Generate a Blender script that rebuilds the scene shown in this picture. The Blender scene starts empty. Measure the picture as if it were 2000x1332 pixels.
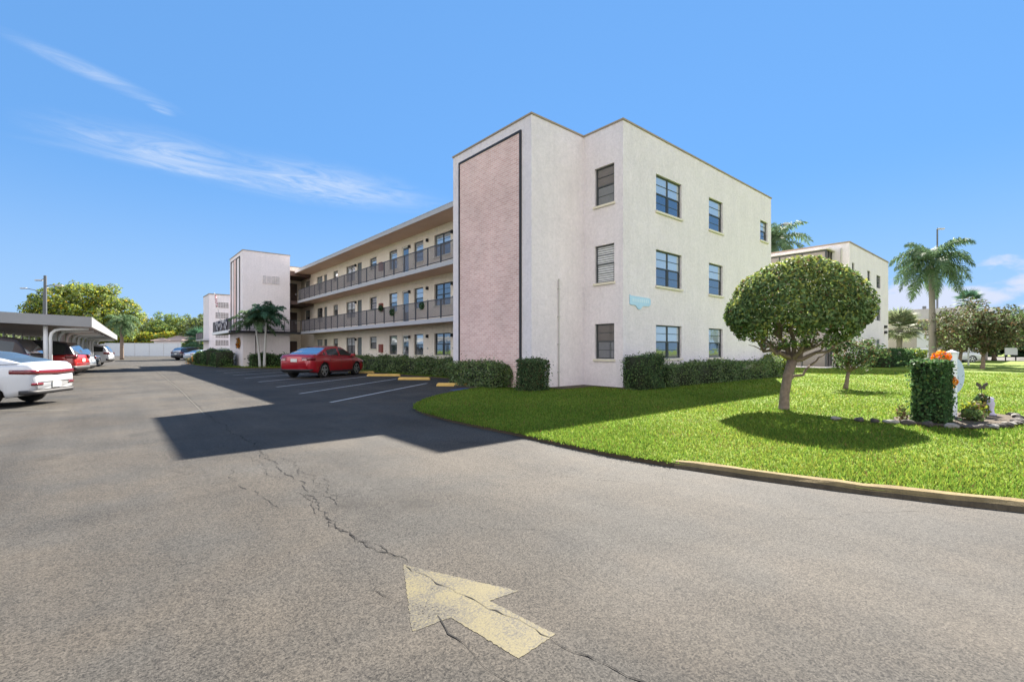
import bpy, bmesh, math, random
import numpy as np
from mathutils import Vector, Matrix
R = math.radians
rnd = random.Random(7)
C = bpy.context.scene.collection
SC = bpy.context.scene

# ------------------------------------------------------------------ camera
CAM_AZ = math.atan(780 / 909.0)
cd = bpy.data.cameras.new('camera'); cam = bpy.data.objects.new('camera', cd); C.objects.link(cam)
cam.location = (0, 0, 1.4); cam.rotation_euler = (R(90), 0, -CAM_AZ)
cd.sensor_width = 36; cd.lens = 909 / 2000 * 36; cd.shift_y = 18 / 2000
cd.clip_start = 0.05; cd.clip_end = 5000
SC.camera = cam

# ------------------------------------------------------------------ light
SUN = Vector((10.3, 4.45, 9.6)).normalized()
SUN_EL = math.asin(SUN.z); SUN_AZ = math.atan2(SUN.x, SUN.y)
sl = bpy.data.lights.new('sun', 'SUN'); so = bpy.data.objects.new('sun', sl); C.objects.link(so)
sl.energy = 5.0; sl.angle = R(0.5); sl.color = (1.0, 0.93, 0.83)
so.rotation_euler = SUN.to_track_quat('Z', 'Y').to_euler(); so.location = (0, 0, 60)

W = bpy.data.worlds.new('World'); SC.world = W; W.use_nodes = True
nt = W.node_tree; nt.nodes.clear()
def N(nt, t, **k):
    n = nt.nodes.new(t)
    for a, b in k.items():
        if a in n.inputs: n.inputs[a].default_value = b
        else: setattr(n, a, b)
    return n
out = N(nt, 'ShaderNodeOutputWorld'); bg = N(nt, 'ShaderNodeBackground'); bg.inputs['Strength'].default_value = 0.05
sky = N(nt, 'ShaderNodeTexSky', sky_type='NISHITA', sun_disc=False, sun_elevation=SUN_EL, sun_rotation=SUN_AZ, air_density=1.0, dust_density=0.0, ozone_density=3.0, altitude=0)
L = nt.links.new
gm = N(nt, 'ShaderNodeGamma'); gm.inputs[1].default_value = 0.27; L(sky.outputs[0], gm.inputs[0])
hsv = N(nt, 'ShaderNodeMix', data_type='RGBA', blend_type='MULTIPLY'); hsv.inputs[0].default_value = 1.0; L(gm.outputs[0], hsv.inputs[6]); hsv.inputs[7].default_value = (0.80, 1.72, 3.1, 1)
tc = N(nt, 'ShaderNodeTexCoord')
sep = N(nt, 'ShaderNodeSeparateXYZ'); L(tc.outputs['Generated'], sep.inputs[0])
def M(nt, op, a, b=None, c=None, clamp=False):
    n = nt.nodes.new('ShaderNodeMath'); n.operation = op; n.use_clamp = clamp
    for i, v in enumerate((a, b, c)):
        if v is None: continue
        if isinstance(v, (int, float)): n.inputs[i].default_value = v
        else: nt.links.new(v, n.inputs[i])
    return n.outputs[0]
def smooth(nt, v, a, b):
    n = nt.nodes.new('ShaderNodeMapRange'); n.interpolation_type = 'SMOOTHSTEP'
    nt.links.new(v, n.inputs[0]); n.inputs[1].default_value = a; n.inputs[2].default_value = b
    return n.outputs[0]
# cloud layers live on a high plane: direction / height
zz = M(nt, 'MAXIMUM', sep.outputs[2], 0.02)
px_ = M(nt, 'DIVIDE', sep.outputs[0], zz); py_ = M(nt, 'DIVIDE', sep.outputs[1], zz)
cmb = N(nt, 'ShaderNodeCombineXYZ'); L(px_, cmb.inputs[0]); L(py_, cmb.inputs[1])
mp = N(nt, 'ShaderNodeMapping'); L(cmb.outputs[0], mp.inputs[0])
mp.inputs['Rotation'].default_value = (0, 0, R(-14)); mp.inputs['Scale'].default_value = (1.3, 2.3, 1)
n1 = N(nt, 'ShaderNodeTexNoise', Scale=2.2, Detail=10, Roughness=0.66, Distortion=1.4); L(mp.outputs[0], n1.inputs['Vector'])
def blob(cx, cy, ang, sx, sy):
    m = N(nt, 'ShaderNodeMapping'); L(cmb.outputs[0], m.inputs[0]); m.vector_type = 'TEXTURE'
    m.inputs['Location'].default_value = (cx, cy, 0); m.inputs['Rotation'].default_value = (0, 0, ang); m.inputs['Scale'].default_value = (sx, sy, 1)
    ln = N(nt, 'ShaderNodeVectorMath', operation='LENGTH'); L(m.outputs[0], ln.inputs[0])
    return smooth(nt, ln.outputs['Value'], 1.0, 0.0)
CIRRUS = [(-0.04, 2.27, R(27), 0.34, 0.085), (0.15, 2.41, R(45), 0.08, 0.05), (0.30, 3.14, R(-3), 0.75, 0.13), (0.95, 2.92, R(-8), 1.0, 0.5), (0.2, 2.95, R(0), 0.6, 0.4)]
acc = None
for b in CIRRUS:
    v = blob(*b); acc = v if acc is None else M(nt, 'MAXIMUM', acc, v)
cir = M(nt, 'MULTIPLY', smooth(nt, n1.outputs[0], 0.22, 0.85), acc)
cir = M(nt, 'MULTIPLY', cir, 0.85)
# low cumulus bank on the right horizon
dn = N(nt, 'ShaderNodeTexNoise', Scale=7.5, Detail=8, Roughness=0.55); 
mp2 = N(nt, 'ShaderNodeMapping'); mp2.inputs['Scale'].default_value = (1, 1, 2.2); L(tc.outputs['Generated'], mp2.inputs[0]); L(mp2.outputs[0], dn.inputs['Vector'])
top = M(nt, 'ADD', 0.118, M(nt, 'MULTIPLY', M(nt, 'SUBTRACT', dn.outputs[0], 0.5), 0.34))
cu = smooth(nt, M(nt, 'SUBTRACT', top, sep.outputs[2]), -0.004, 0.035)
cu = M(nt, 'MULTIPLY', cu, smooth(nt, sep.outputs[0], 0.94, 0.985))
mx1 = N(nt, 'ShaderNodeMix', data_type='RGBA'); L(cir, mx1.inputs[0])
hz_ = N(nt, 'ShaderNodeMix', data_type='RGBA'); L(M(nt, 'MULTIPLY', smooth(nt, sep.outputs[2], 0.34, -0.02), 0.72), hz_.inputs[0]); L(hsv.outputs[2], hz_.inputs[6]); hz_.inputs[7].default_value = (2.5, 3.6, 5.1, 1); L(hz_.outputs[2], mx1.inputs[6]); mx1.inputs[7].default_value = (3.9, 4.4, 5.2, 1)
mx2 = N(nt, 'ShaderNodeMix', data_type='RGBA'); L(M(nt, 'MULTIPLY', cu, 0.9), mx2.inputs[0]); L(mx1.outputs[2], mx2.inputs[6]); mx2.inputs[7].default_value = (3.9, 4.2, 5.1, 1)
# unseen cloud field added behind the camera as fill light for the shaded walls
bd = N(nt, 'ShaderNodeVectorMath', operation='DOT_PRODUCT'); L(tc.outputs['Generated'], bd.inputs[0]); bd.inputs[1].default_value = (-0.66, -0.75, 0)
bn = N(nt, 'ShaderNodeTexNoise', Scale=3.2, Detail=8, Roughness=0.55); L(mp2.outputs[0], bn.inputs['Vector'])
bank = M(nt, 'MULTIPLY', smooth(nt, bd.outputs['Value'], 0.12, 0.5), smooth(nt, bn.outputs[0], 0.36, 0.50))
bank = M(nt, 'MULTIPLY', bank, M(nt, 'MULTIPLY', smooth(nt, sep.outputs[2], 0.0, 0.08), smooth(nt, sep.outputs[2], 0.85, 0.6)))
mx3 = N(nt, 'ShaderNodeMix', data_type='RGBA'); L(bank, mx3.inputs[0]); L(mx2.outputs[2], mx3.inputs[6]); mx3.inputs[7].default_value = (13.2, 12.4, 12.0, 1)
L(mx3.outputs[2], bg.inputs[0]); L(bg.outputs[0], out.inputs[0])

vs = SC.view_settings; vs.view_transform = 'Standard'; vs.look = 'None'; vs.exposure = 1.95; vs.gamma = 1; vs.use_curve_mapping = False
SC.cycles.max_bounces = 8; SC.cycles.transparent_max_bounces = 16
try: SC.cycles.use_denoising = True
except Exception: pass

# ------------------------------------------------------------------ materials
def mat(name, col, rough=0.8, metal=0.0, var=0.0, vscale=3.0, bump=0.0, bscale=40.0, spec=0.5, coat=0.0, island=0.0, hue=0.0, trans=0.0, detail=6):
    m = bpy.data.materials.new(name); m.use_nodes = True; t = m.node_tree
    b = t.nodes['Principled BSDF']
    b.inputs['Roughness'].default_value = rough; b.inputs['Metallic'].default_value = metal
    b.inputs['Specular IOR Level'].default_value = spec; b.inputs['Coat Weight'].default_value = coat
    b.inputs['Coat Roughness'].default_value = 0.03
    c4 = (*col, 1)
    tcn = N(t, 'ShaderNodeTexCoord')
    src = None
    if var or island or hue:
        h = N(t, 'ShaderNodeHueSaturation'); h.inputs['Color'].default_value = c4
        val = None
        if var:
            nz = N(t, 'ShaderNodeTexNoise', Scale=vscale, Detail=detail, Roughness=0.6); t.links.new(tcn.outputs['Object'], nz.inputs['Vector'])
            val = M(t, 'MULTIPLY_ADD', M(t, 'SUBTRACT', nz.outputs[0], 0.5), 2 * var, 1.0)
        if island or hue:
            g = N(t, 'ShaderNodeNewGeometry')
            if island:
                iv = M(t, 'MULTIPLY_ADD', g.outputs['Random Per Island'], 2 * island, 1 - island)
                val = iv if val is None else M(t, 'MULTIPLY', val, iv)
            if hue:
                fr = M(t, 'FRACT', M(t, 'MULTIPLY', g.outputs['Random Per Island'], 37.0))
                t.links.new(M(t, 'MULTIPLY_ADD', fr, 2 * hue, 0.5 - hue), h.inputs['Hue'])
        if val is not None: t.links.new(val, h.inputs['Value'])
        t.links.new(h.outputs[0], b.inputs['Base Color']); src = h.outputs[0]
    else: b.inputs['Base Color'].default_value = c4
    if bump:
        nb = N(t, 'ShaderNodeTexNoise', Scale=bscale, Detail=5, Roughness=0.6); t.links.new(tcn.outputs['Object'], nb.inputs['Vector'])
        bp = N(t, 'ShaderNodeBump', Strength=min(bump, 1.0)); bp.inputs['Distance'].default_value = 0.02
        t.links.new(nb.outputs[0], bp.inputs['Height']); t.links.new(bp.outputs[0], b.inputs['Normal'])
    if trans:
        tr = N(t, 'ShaderNodeBsdfTranslucent'); mxs = N(t, 'ShaderNodeMixShader'); mxs.inputs[0].default_value = trans
        if src is not None: t.links.new(src, tr.inputs[0])
        else: tr.inputs[0].default_value = c4
        o = [n for n in t.nodes if n.type == 'OUTPUT_MATERIAL'][0]
        t.links.new(b.outputs[0], mxs.inputs[1]); t.links.new(tr.outputs[0], mxs.inputs[2]); t.links.new(mxs.outputs[0], o.inputs[0])
    return m

def stucco(name, col):
    m = mat(name, col, rough=0.92, var=0.0)
    t = m.node_tree; b = t.nodes['Principled BSDF']
    tcn = N(t, 'ShaderNodeTexCoord')
    big = N(t, 'ShaderNodeTexNoise', Scale=0.9, Detail=5, Roughness=0.65); t.links.new(tcn.outputs['Object'], big.inputs[0])
    mps = N(t, 'ShaderNodeMapping'); mps.inputs['Scale'].default_value = (5, 5, 0.35); t.links.new(tcn.outputs['Object'], mps.inputs[0])
    stk = N(t, 'ShaderNodeTexNoise', Scale=1.0, Detail=5, Roughness=0.7); t.links.new(mps.outputs[0], stk.inputs[0])
    fine = N(t, 'ShaderNodeTexNoise', Scale=9, Detail=9, Roughness=0.78); t.links.new(tcn.outputs['Object'], fine.inputs[0])
    v = M(t, 'MULTIPLY_ADD', M(t, 'SUBTRACT', big.outputs[0], 0.5), 0.22, 0.98)
    v = M(t, 'ADD', v, M(t, 'MULTIPLY', M(t, 'SUBTRACT', stk.outputs[0], 0.5), 0.17))
    v = M(t, 'ADD', v, M(t, 'MULTIPLY', M(t, 'SUBTRACT', fine.outputs[0], 0.5), 0.52))
    h = N(t, 'ShaderNodeHueSaturation'); h.inputs['Color'].default_value = (*col, 1); t.links.new(v, h.inputs['Value'])
    t.links.new(h.outputs[0], b.inputs['Base Color'])
    vo = N(t, 'ShaderNodeTexNoise', Scale=11, Detail=7, Roughness=0.7, Distortion=1.2); t.links.new(tcn.outputs['Object'], vo.inputs[0])
    bp = N(t, 'ShaderNodeBump', Strength=1.0); bp.inputs['Distance'].default_value = 0.05
    t.links.new(vo.outputs[0], bp.inputs['Height']); t.links.new(bp.outputs[0], b.inputs['Normal'])
    return m

def brick_mat(name, axis='X'):
    m = mat(name, (0.5, 0.3, 0.27), rough=0.9); t = m.node_tree; b = t.nodes['Principled BSDF']
    tcn = N(t, 'ShaderNodeTexCoord'); s = N(t, 'ShaderNodeSeparateXYZ'); t.links.new(tcn.outputs['Object'], s.inputs[0])
    c = N(t, 'ShaderNodeCombineXYZ'); t.links.new(s.outputs[1 if axis == 'X' else 0], c.inputs[0]); t.links.new(s.outputs[2], c.inputs[1])
    br = N(t, 'ShaderNodeTexBrick', Scale=1.0); br.offset = 0.5
    br.inputs['Color1'].default_value = (0.64, 0.40, 0.345, 1); br.inputs['Color2'].default_value = (0.76, 0.53, 0.465, 1)
    br.inputs['Mortar'].default_value = (0.80, 0.72, 0.68, 1); br.inputs['Mortar Size'].default_value = 0.008
    br.inputs['Brick Width'].default_value = 0.23; br.inputs['Row Height'].default_value = 0.078; br.inputs['Bias'].default_value = -0.1
    t.links.new(c.outputs[0], br.inputs['Vector'])
    nz = N(t, 'ShaderNodeTexNoise', Scale=0.8, Detail=6); t.links.new(tcn.outputs['Object'], nz.inputs[0])
    h = N(t, 'ShaderNodeHueSaturation'); t.links.new(br.outputs[0], h.inputs['Color']); t.links.new(M(t, 'MULTIPLY_ADD', nz.outputs[0], 0.5, 0.78), h.inputs['Value'])
    t.links.new(h.outputs[0], b.inputs['Base Color'])
    bp = N(t, 'ShaderNodeBump', Strength=0.5); bp.inputs['Distance'].default_value = 0.01
    t.links.new(M(t, 'SUBTRACT', 1.0, br.outputs['Fac']), bp.inputs['Height']); t.links.new(bp.outputs[0], b.inputs['Normal'])
    return m

def glass_mat(name, col, rough=0.04, mirror=0.22, wav=0.02):
    m = mat(name, col, rough=rough, spec=0.8); t = m.node_tree; b = t.nodes['Principled BSDF']
    gl = N(t, 'ShaderNodeBsdfGlossy'); gl.inputs['Roughness'].default_value = rough; gl.inputs['Color'].default_value = (0.9, 0.95, 1, 1)
    mx = N(t, 'ShaderNodeMixShader'); mx.inputs[0].default_value = mirror
    tcn = N(t, 'ShaderNodeTexCoord'); nz = N(t, 'ShaderNodeTexNoise', Scale=1.3, Detail=2); t.links.new(tcn.outputs['Object'], nz.inputs[0])
    bp = N(t, 'ShaderNodeBump', Strength=wav); bp.inputs['Distance'].default_value = 0.5; t.links.new(nz.outputs[0], bp.inputs['Height']); t.links.new(bp.outputs[0], gl.inputs['Normal'])
    o = [n for n in t.nodes if n.type == 'OUTPUT_MATERIAL'][0]
    t.links.new(b.outputs[0], mx.inputs[1]); t.links.new(gl.outputs[0], mx.inputs[2]); t.links.new(mx.outputs[0], o.inputs[0])
    return m

def blind_mat(name):
    m = glass_mat(name, (0.5, 0.52, 0.52), mirror=0.12); t = m.node_tree; b = t.nodes['Principled BSDF']
    tcn = N(t, 'ShaderNodeTexCoord'); s = N(t, 'ShaderNodeSeparateXYZ'); t.links.new(tcn.outputs['Object'], s.inputs[0])
    f = M(t, 'FRACT', M(t, 'MULTIPLY', s.outputs[2], 12.0)); v = smooth(t, f, 0.55, 0.7)
    mx = N(t, 'ShaderNodeMix', data_type='RGBA'); t.links.new(v, mx.inputs[0]); mx.inputs[6].default_value = (0.62, 0.64, 0.64, 1); mx.inputs[7].default_value = (0.06, 0.06, 0.06, 1)
    t.links.new(mx.outputs[2], b.inputs['Base Color'])
    return m

def asphalt_mat():
    m = mat('asphalt', (0.06, 0.06, 0.06), rough=0.85, spec=0.35); t = m.node_tree; b = t.nodes['Principled BSDF']
    tcn = N(t, 'ShaderNodeTexCoord'); O = tcn.outputs['Object']
    def noise(sc, det, ro, dist=0.0, scale=None):
        n = N(t, 'ShaderNodeTexNoise', Scale=sc, Detail=det, Roughness=ro, Distortion=dist)
        if scale:
            mm = N(t, 'ShaderNodeMapping'); mm.inputs['Scale'].default_value = scale; t.links.new(O, mm.inputs[0]); t.links.new(mm.outputs[0], n.inputs[0])
        else: t.links.new(O, n.inputs[0])
        return n.outputs[0]
    fine = noise(90, 4, 0.75); mid = noise(26, 5, 0.75); big = noise(0.45, 6, 0.6, 0.6); streak = noise(1.0, 6, 0.65, 0.3, (2.6, 0.12, 1)); hz = noise(0.23, 3, 0.5)
    vo = N(t, 'ShaderNodeTexVoronoi', Scale=120.0); t.links.new(O, vo.inputs['Vector'])
    sepc = N(t, 'ShaderNodeSeparateColor'); t.links.new(vo.outputs['Color'], sepc.inputs[0])
    v = M(t, 'MULTIPLY_ADD', M(t, 'SUBTRACT', fine, 0.5), 2.5, 1.0)
    v = M(t, 'ADD', v, M(t, 'MULTIPLY', M(t, 'SUBTRACT', mid, 0.5), 1.5))
    v = M(t, 'ADD', v, M(t, 'MULTIPLY', M(t, 'SUBTRACT', sepc.outputs[0], 0.5), 1.2))
    v = M(t, 'ADD', v, M(t, 'MULTIPLY', M(t, 'SUBTRACT', big, 0.5), 1.8))
    v = M(t, 'ADD', v, M(t, 'MULTIPLY', M(t, 'SUBTRACT', streak, 0.5), 0.8))
    v = M(t, 'MAXIMUM', v, 0.12)
    # fine crazing: thin edges of warped cells, only where the surface is worn
    wn = N(t, 'ShaderNodeTexNoise', Scale=2.2, Detail=6, Roughness=0.7); t.links.new(O, wn.inputs[0])
    vm = N(t, 'ShaderNodeVectorMath', operation='MULTIPLY_ADD'); t.links.new(wn.outputs['Color'], vm.inputs[0]); vm.inputs[1].default_value = (0.9, 0.9, 0.9); t.links.new(O, vm.inputs[2])
    ce = N(t, 'ShaderNodeTexVoronoi', feature='DISTANCE_TO_EDGE', Scale=1.3); t.links.new(vm.outputs[0], ce.inputs['Vector'])
    crack = smooth(t, ce.outputs['Distance'], 0.006, 0.0)
    crack = M(t, 'MULTIPLY', crack, smooth(t, hz, 0.50, 0.60)); crack = M(t, 'MULTIPLY', crack, smooth(t, mid, 0.36, 0.52))
    v = M(t, 'MULTIPLY', v, M(t, 'SUBTRACT', 1.0, M(t, 'MULTIPLY', crack, 0.75)))
    stain = M(t, 'MULTIPLY', smooth(t, noise(0.8, 4, 0.55, 0.4), 0.60, 0.72), 0.38); v = M(t, 'MULTIPLY', v, M(t, 'SUBTRACT', 1.0, stain))
    lane = M(t, 'MULTIPLY', smooth(t, noise(0.5, 3, 0.5, 0.2, (1.6, 0.09, 1)), 0.55, 0.68), 0.16); v = M(t, 'MULTIPLY', v, M(t, 'SUBTRACT', 1.0, lane))
    hc = N(t, 'ShaderNodeMix', data_type='RGBA'); t.links.new(smooth(t, noise(0.7, 3, 0.6), 0.35, 0.65), hc.inputs[0]); hc.inputs[6].default_value = (0.052, 0.0445, 0.035, 1); hc.inputs[7].default_value = (0.042, 0.039, 0.034, 1)
    h = N(t, 'ShaderNodeHueSaturation'); t.links.new(hc.outputs[2], h.inputs['Color']); t.links.new(v, h.inputs['Value'])
    t.links.new(h.outputs[0], b.inputs['Base Color'])
    bp = N(t, 'ShaderNodeBump', Strength=0.6); bp.inputs['Distance'].default_value = 0.006
    t.links.new(M(t, 'ADD', fine, M(t, 'MULTIPLY', crack, -1.5)), bp.inputs['Height']); t.links.new(bp.outputs[0], b.inputs['Normal'])
    return m

def paint_line(name, col, wear=0.5, scale=28):
    """worn road paint: thresholded noise lets the asphalt below show through"""
    m = mat(name, col, rough=0.75); t = m.node_tree; b = t.nodes['Principled BSDF']
    tcn = N(t, 'ShaderNodeTexCoord')
    a = N(t, 'ShaderNodeTexNoise', Scale=scale, Detail=8, Roughness=0.85); t.links.new(tcn.outputs['Object'], a.inputs[0])
    c = N(t, 'ShaderNodeTexNoise', Scale=2.5, Detail=4, Roughness=0.6); t.links.new(tcn.outputs['Object'], c.inputs[0])
    mx_ = M(t, 'ADD', a.outputs[0], M(t, 'MULTIPLY', M(t, 'SUBTRACT', c.outputs[0], 0.5), 0.5))
    f = smooth(t, mx_, wear - 0.075, wear + 0.0)
    fn = N(t, 'ShaderNodeTexNoise', Scale=110, Detail=3, Roughness=0.7); t.links.new(tcn.outputs['Object'], fn.inputs[0])
    dk = (0.052, 0.046, 0.034)
    mc = N(t, 'ShaderNodeMix', data_type='RGBA'); t.links.new(f, mc.inputs[0]); mc.inputs[6].default_value = (*dk, 1); mc.inputs[7].default_value = (*col, 1)
    h = N(t, 'ShaderNodeHueSaturation'); t.links.new(mc.outputs[2], h.inputs['Color']); t.links.new(M(t, 'MULTIPLY_ADD', fn.outputs[0], 1.5, 0.25), h.inputs['Value'])
    t.links.new(h.outputs[0], b.inputs['Base Color'])
    tr = N(t, 'ShaderNodeBsdfTransparent'); ms = N(t, 'ShaderNodeMixShader')
    a2 = smooth(t, mx_, wear - 0.2, wear - 0.12)
    o = [n for n in t.nodes if n.type == 'OUTPUT_MATERIAL'][0]
    t.links.new(a2, ms.inputs[0]); t.links.new(tr.outputs[0], ms.inputs[1]); t.links.new(b.outputs[0], ms.inputs[2]); t.links.new(ms.outputs[0], o.inputs[0])
    return m

MT = {}
MT['stucco'] = stucco('stucco_offwhite', (0.86, 0.79, 0.785))
MT['stucco_cream'] = stucco('stucco_cream', (0.90, 0.80, 0.67))
MT['stucco_beige'] = stucco('stucco_beige', (0.56, 0.50, 0.41))
MT['soffit'] = mat('soffit_brown', (0.60, 0.44, 0.33), rough=0.9, var=0.15, vscale=1.5, bump=0.2, bscale=18)
MT['brick'] = brick_mat('pink_brick')
MT['frame_black'] = mat('black_trim', (0.022, 0.022, 0.026), rough=0.6)
MT['coping'] = mat('coping_brown', (0.34, 0.26, 0.175), rough=0.6, var=0.2)
MT['cream_trim'] = mat('cream_trim', (0.72, 0.66, 0.52), rough=0.8, var=0.1)
MT['white_trim'] = mat('white_trim', (0.80, 0.80, 0.77), rough=0.7, var=0.06)
MT['fascia'] = mat('fascia_grey', (0.42, 0.42, 0.42), rough=0.6, var=0.1)
MT['slab_edge'] = mat('slab_edge', (0.46, 0.46, 0.47), rough=0.8, var=0.12)
MT['win_frame'] = mat('window_frame', (0.045, 0.052, 0.055), rough=0.45)
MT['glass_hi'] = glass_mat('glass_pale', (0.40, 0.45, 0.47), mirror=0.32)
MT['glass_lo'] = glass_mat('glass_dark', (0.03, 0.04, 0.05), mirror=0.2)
MT['glass_brown'] = glass_mat('glass_brown', (0.10, 0.085, 0.075), mirror=0.06)
MT['glass_blind'] = blind_mat('glass_over_blinds')
MT['screen'] = glass_mat('bronze_screen', (0.24, 0.19, 0.14), rough=0.3, mirror=0.05)
MT['screen_dark'] = glass_mat('dark_screen', (0.05, 0.035, 0.03), rough=0.3, mirror=0.05)
MT['rail'] = mat('rail_dark', (0.055, 0.06, 0.068), rough=0.5)
MT['picket'] = mat('picket_grey', (0.17, 0.16, 0.17), rough=0.6)
MT['door_grey'] = mat('door_grey', (0.13, 0.15, 0.15), rough=0.6, var=0.1)
MT['door_brown'] = mat('door_brown', (0.085, 0.05, 0.04), rough=0.55, var=0.15)
MT['red_box'] = mat('cabinet_red', (0.25, 0.08, 0.06), rough=0.6)
MT['lamp_black'] = mat('lamp_black', (0.02, 0.02, 0.02), rough=0.4)
MT['lamp_glass'] = mat('lamp_glass', (0.6, 0.6, 0.55), rough=0.3)
MT['pipe'] = mat('pipe_grey', (0.5, 0.48, 0.44), rough=0.6)
MT['plaque'] = mat('plaque_blue', (0.46, 0.68, 0.82), rough=0.5, var=0.12, vscale=6)
MT['plaque_txt'] = mat('plaque_pale', (0.62, 0.78, 0.86), rough=0.5)
MT['asphalt'] = asphalt_mat()
MT['line_white'] = paint_line('line_white', (0.46, 0.46, 0.45), 0.42)
MT['line_cream'] = paint_line('line_cream', (0.085, 0.077, 0.06), 0.5)
MT['yellow'] = mat('wheel_stop_yellow', (0.62, 0.40, 0.11), rough=0.8, var=0.25, vscale=5, bump=0.3)
MT['crack'] = mat('crack_dark', (0.012, 0.011, 0.010), rough=1.0)
MT['kerb'] = mat('kerb_concrete', (0.20, 0.145, 0.06), rough=0.95, var=0.6, vscale=7, bump=0.6, bscale=50)
MT['soil'] = mat('soil', (0.07, 0.05, 0.03), rough=1.0, var=0.4, vscale=9, bump=0.6)
MT['metal_white'] = mat('white_metal', (0.70, 0.72, 0.72), rough=0.45, var=0.05)
MT['carport_roof'] = mat('carport_fascia', (0.27, 0.275, 0.28), rough=0.5, var=0.12, vscale=2)
MT['carport_under'] = mat('carport_under', (0.30, 0.27, 0.25), rough=0.7, var=0.1)
MT['pole'] = mat('pole_grey', (0.10, 0.11, 0.12), rough=0.6, var=0.1)
MT['pole_pale'] = mat('pole_pale', (0.42, 0.42, 0.40), rough=0.6, var=0.1)
MT['bark'] = mat('bark', (0.20, 0.15, 0.115), rough=0.95, var=0.7, vscale=14, bump=1.0, bscale=30)
MT['bark_pale'] = mat('bark_pale', (0.33, 0.28, 0.22), rough=0.95, var=0.3, vscale=8, bump=0.6, bscale=16)
MT['palm_trunk'] = mat('palm_trunk', (0.19, 0.175, 0.155), rough=0.9, var=0.25, vscale=6, bump=0.5, bscale=12)
def leafm(n, c, isl=0.45, hue=0.02, rough=0.5, trans=0.38):
    MT[n] = mat(n, tuple(v * 1.15 for v in c), rough=max(rough, .6), island=isl, hue=hue, trans=trans, spec=0.12)
leafm('leaf_ficus', (0.11, 0.165, 0.062), 0.65, 0.02, 0.3)
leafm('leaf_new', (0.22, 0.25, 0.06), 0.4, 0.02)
leafm('leaf_rust', (0.125, 0.082, 0.042), 0.4, 0.02)
leafm('leaf_hedge', (0.12, 0.175, 0.07), 0.6, 0.02, 0.35)
leafm('leaf_dark', (0.055, 0.095, 0.04), 0.55, 0.02, 0.35)
leafm('leaf_ivy', (0.065, 0.135, 0.045), 0.6, 0.02, 0.35)
leafm('leaf_yellowgreen', (0.24, 0.27, 0.03), 0.4, 0.02)
leafm('leaf_gold', (0.45, 0.30, 0.02), 0.3, 0.01)
leafm('leaf_mid', (0.14, 0.20, 0.06), 0.55, 0.03)
leafm('leaf_grey', (0.16, 0.19, 0.10), 0.5, 0.03)
leafm('leaf_palm', (0.10, 0.16, 0.075), 0.4, 0.015, 0.4)
leafm('leaf_palm_dark', (0.055, 0.12, 0.07), 0.4, 0.015, 0.4)
leafm('leaf_magnolia', (0.068, 0.072, 0.034), 0.6, 0.03, 0.4)
leafm('petal_orange', (0.85, 0.26, 0.02), 0.25, 0.02, 0.6)
leafm('petal_pink', (0.5, 0.2, 0.3), 0.25, 0.02, 0.6)
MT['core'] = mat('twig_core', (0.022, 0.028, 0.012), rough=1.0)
MT['stone_pale'] = mat('stone_pale', (0.24, 0.225, 0.20), rough=0.9, var=0.45, vscale=10, bump=0.6)
MT['stone_dark'] = mat('stone_dark', (0.07, 0.058, 0.05), rough=0.9, var=0.4, vscale=10, bump=0.7)
MT['sign_white'] = mat('sign_white', (0.70, 0.74, 0.80), rough=0.5, var=0.06)
MT['sign_panel'] = mat('sign_panel', (0.40, 0.50, 0.62), rough=0.5, var=0.1)
MT['wall_white'] = mat('wall_white', (0.62, 0.66, 0.70), rough=0.85, var=0.08, bump=0.2)
MT['roof_tile'] = mat('roof_tile', (0.45, 0.33, 0.27), rough=0.9, var=0.2, bump=0.4)
MT['flag_red'] = mat('flag_red', (0.45, 0.12, 0.14), rough=0.9)
MT['flag_white'] = mat('flag_white', (0.7, 0.68, 0.68), rough=0.9)
MT['cloth_dark'] = mat('cloth_dark', (0.03, 0.03, 0.06), rough=0.9)
MT['tyre'] = mat('tyre', (0.018, 0.018, 0.018), rough=0.85)
MT['rim'] = mat('rim', (0.55, 0.56, 0.58), rough=0.3, metal=0.8)
MT['car_glass'] = glass_mat('car_glass', (0.03, 0.036, 0.034), rough=.12, mirror=0.04, wav=0); MT['car_glass'].node_tree.nodes['Principled BSDF'].inputs['Specular IOR Level'].default_value = .35
MT['car_glass_rear'] = glass_mat('car_glass_rear', (0.02, 0.03, 0.04), mirror=0.42, wav=0)
MT['car_trim'] = mat('car_trim', (0.025, 0.025, 0.027), rough=0.6)
MT['tail_red'] = mat('tail_red', (0.15, 0.008, 0.012), rough=0.15, coat=1)
MT['tail_pale'] = mat('tail_pale', (0.6, 0.45, 0.42), rough=0.15, coat=1)
MT['plate'] = mat('plate', (0.62, 0.64, 0.60), rough=0.5, var=0.2, vscale=30)
MT['chrome'] = mat('chrome', (0.7, 0.7, 0.72), rough=0.15, metal=1)
def paint(n, c, m=0.0): MT[n] = mat(n, c, rough=0.32, metal=m, coat=1.0)
paint('paint_red', (0.36, 0.008, 0.018), 0.15); paint('paint_red_dark', (0.38, 0.012, 0.012)); paint('paint_white', (0.58, 0.60, 0.62))
paint('paint_silver', (0.42, 0.48, 0.54), 0.3); paint('paint_olive', (0.09, 0.09, 0.06), 0.3); paint('paint_black', (0.015, 0.017, 0.025)); MT['paint_brown'] = mat('paint_brown', (0.05, 0.035, 0.028), rough=.5)

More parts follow.
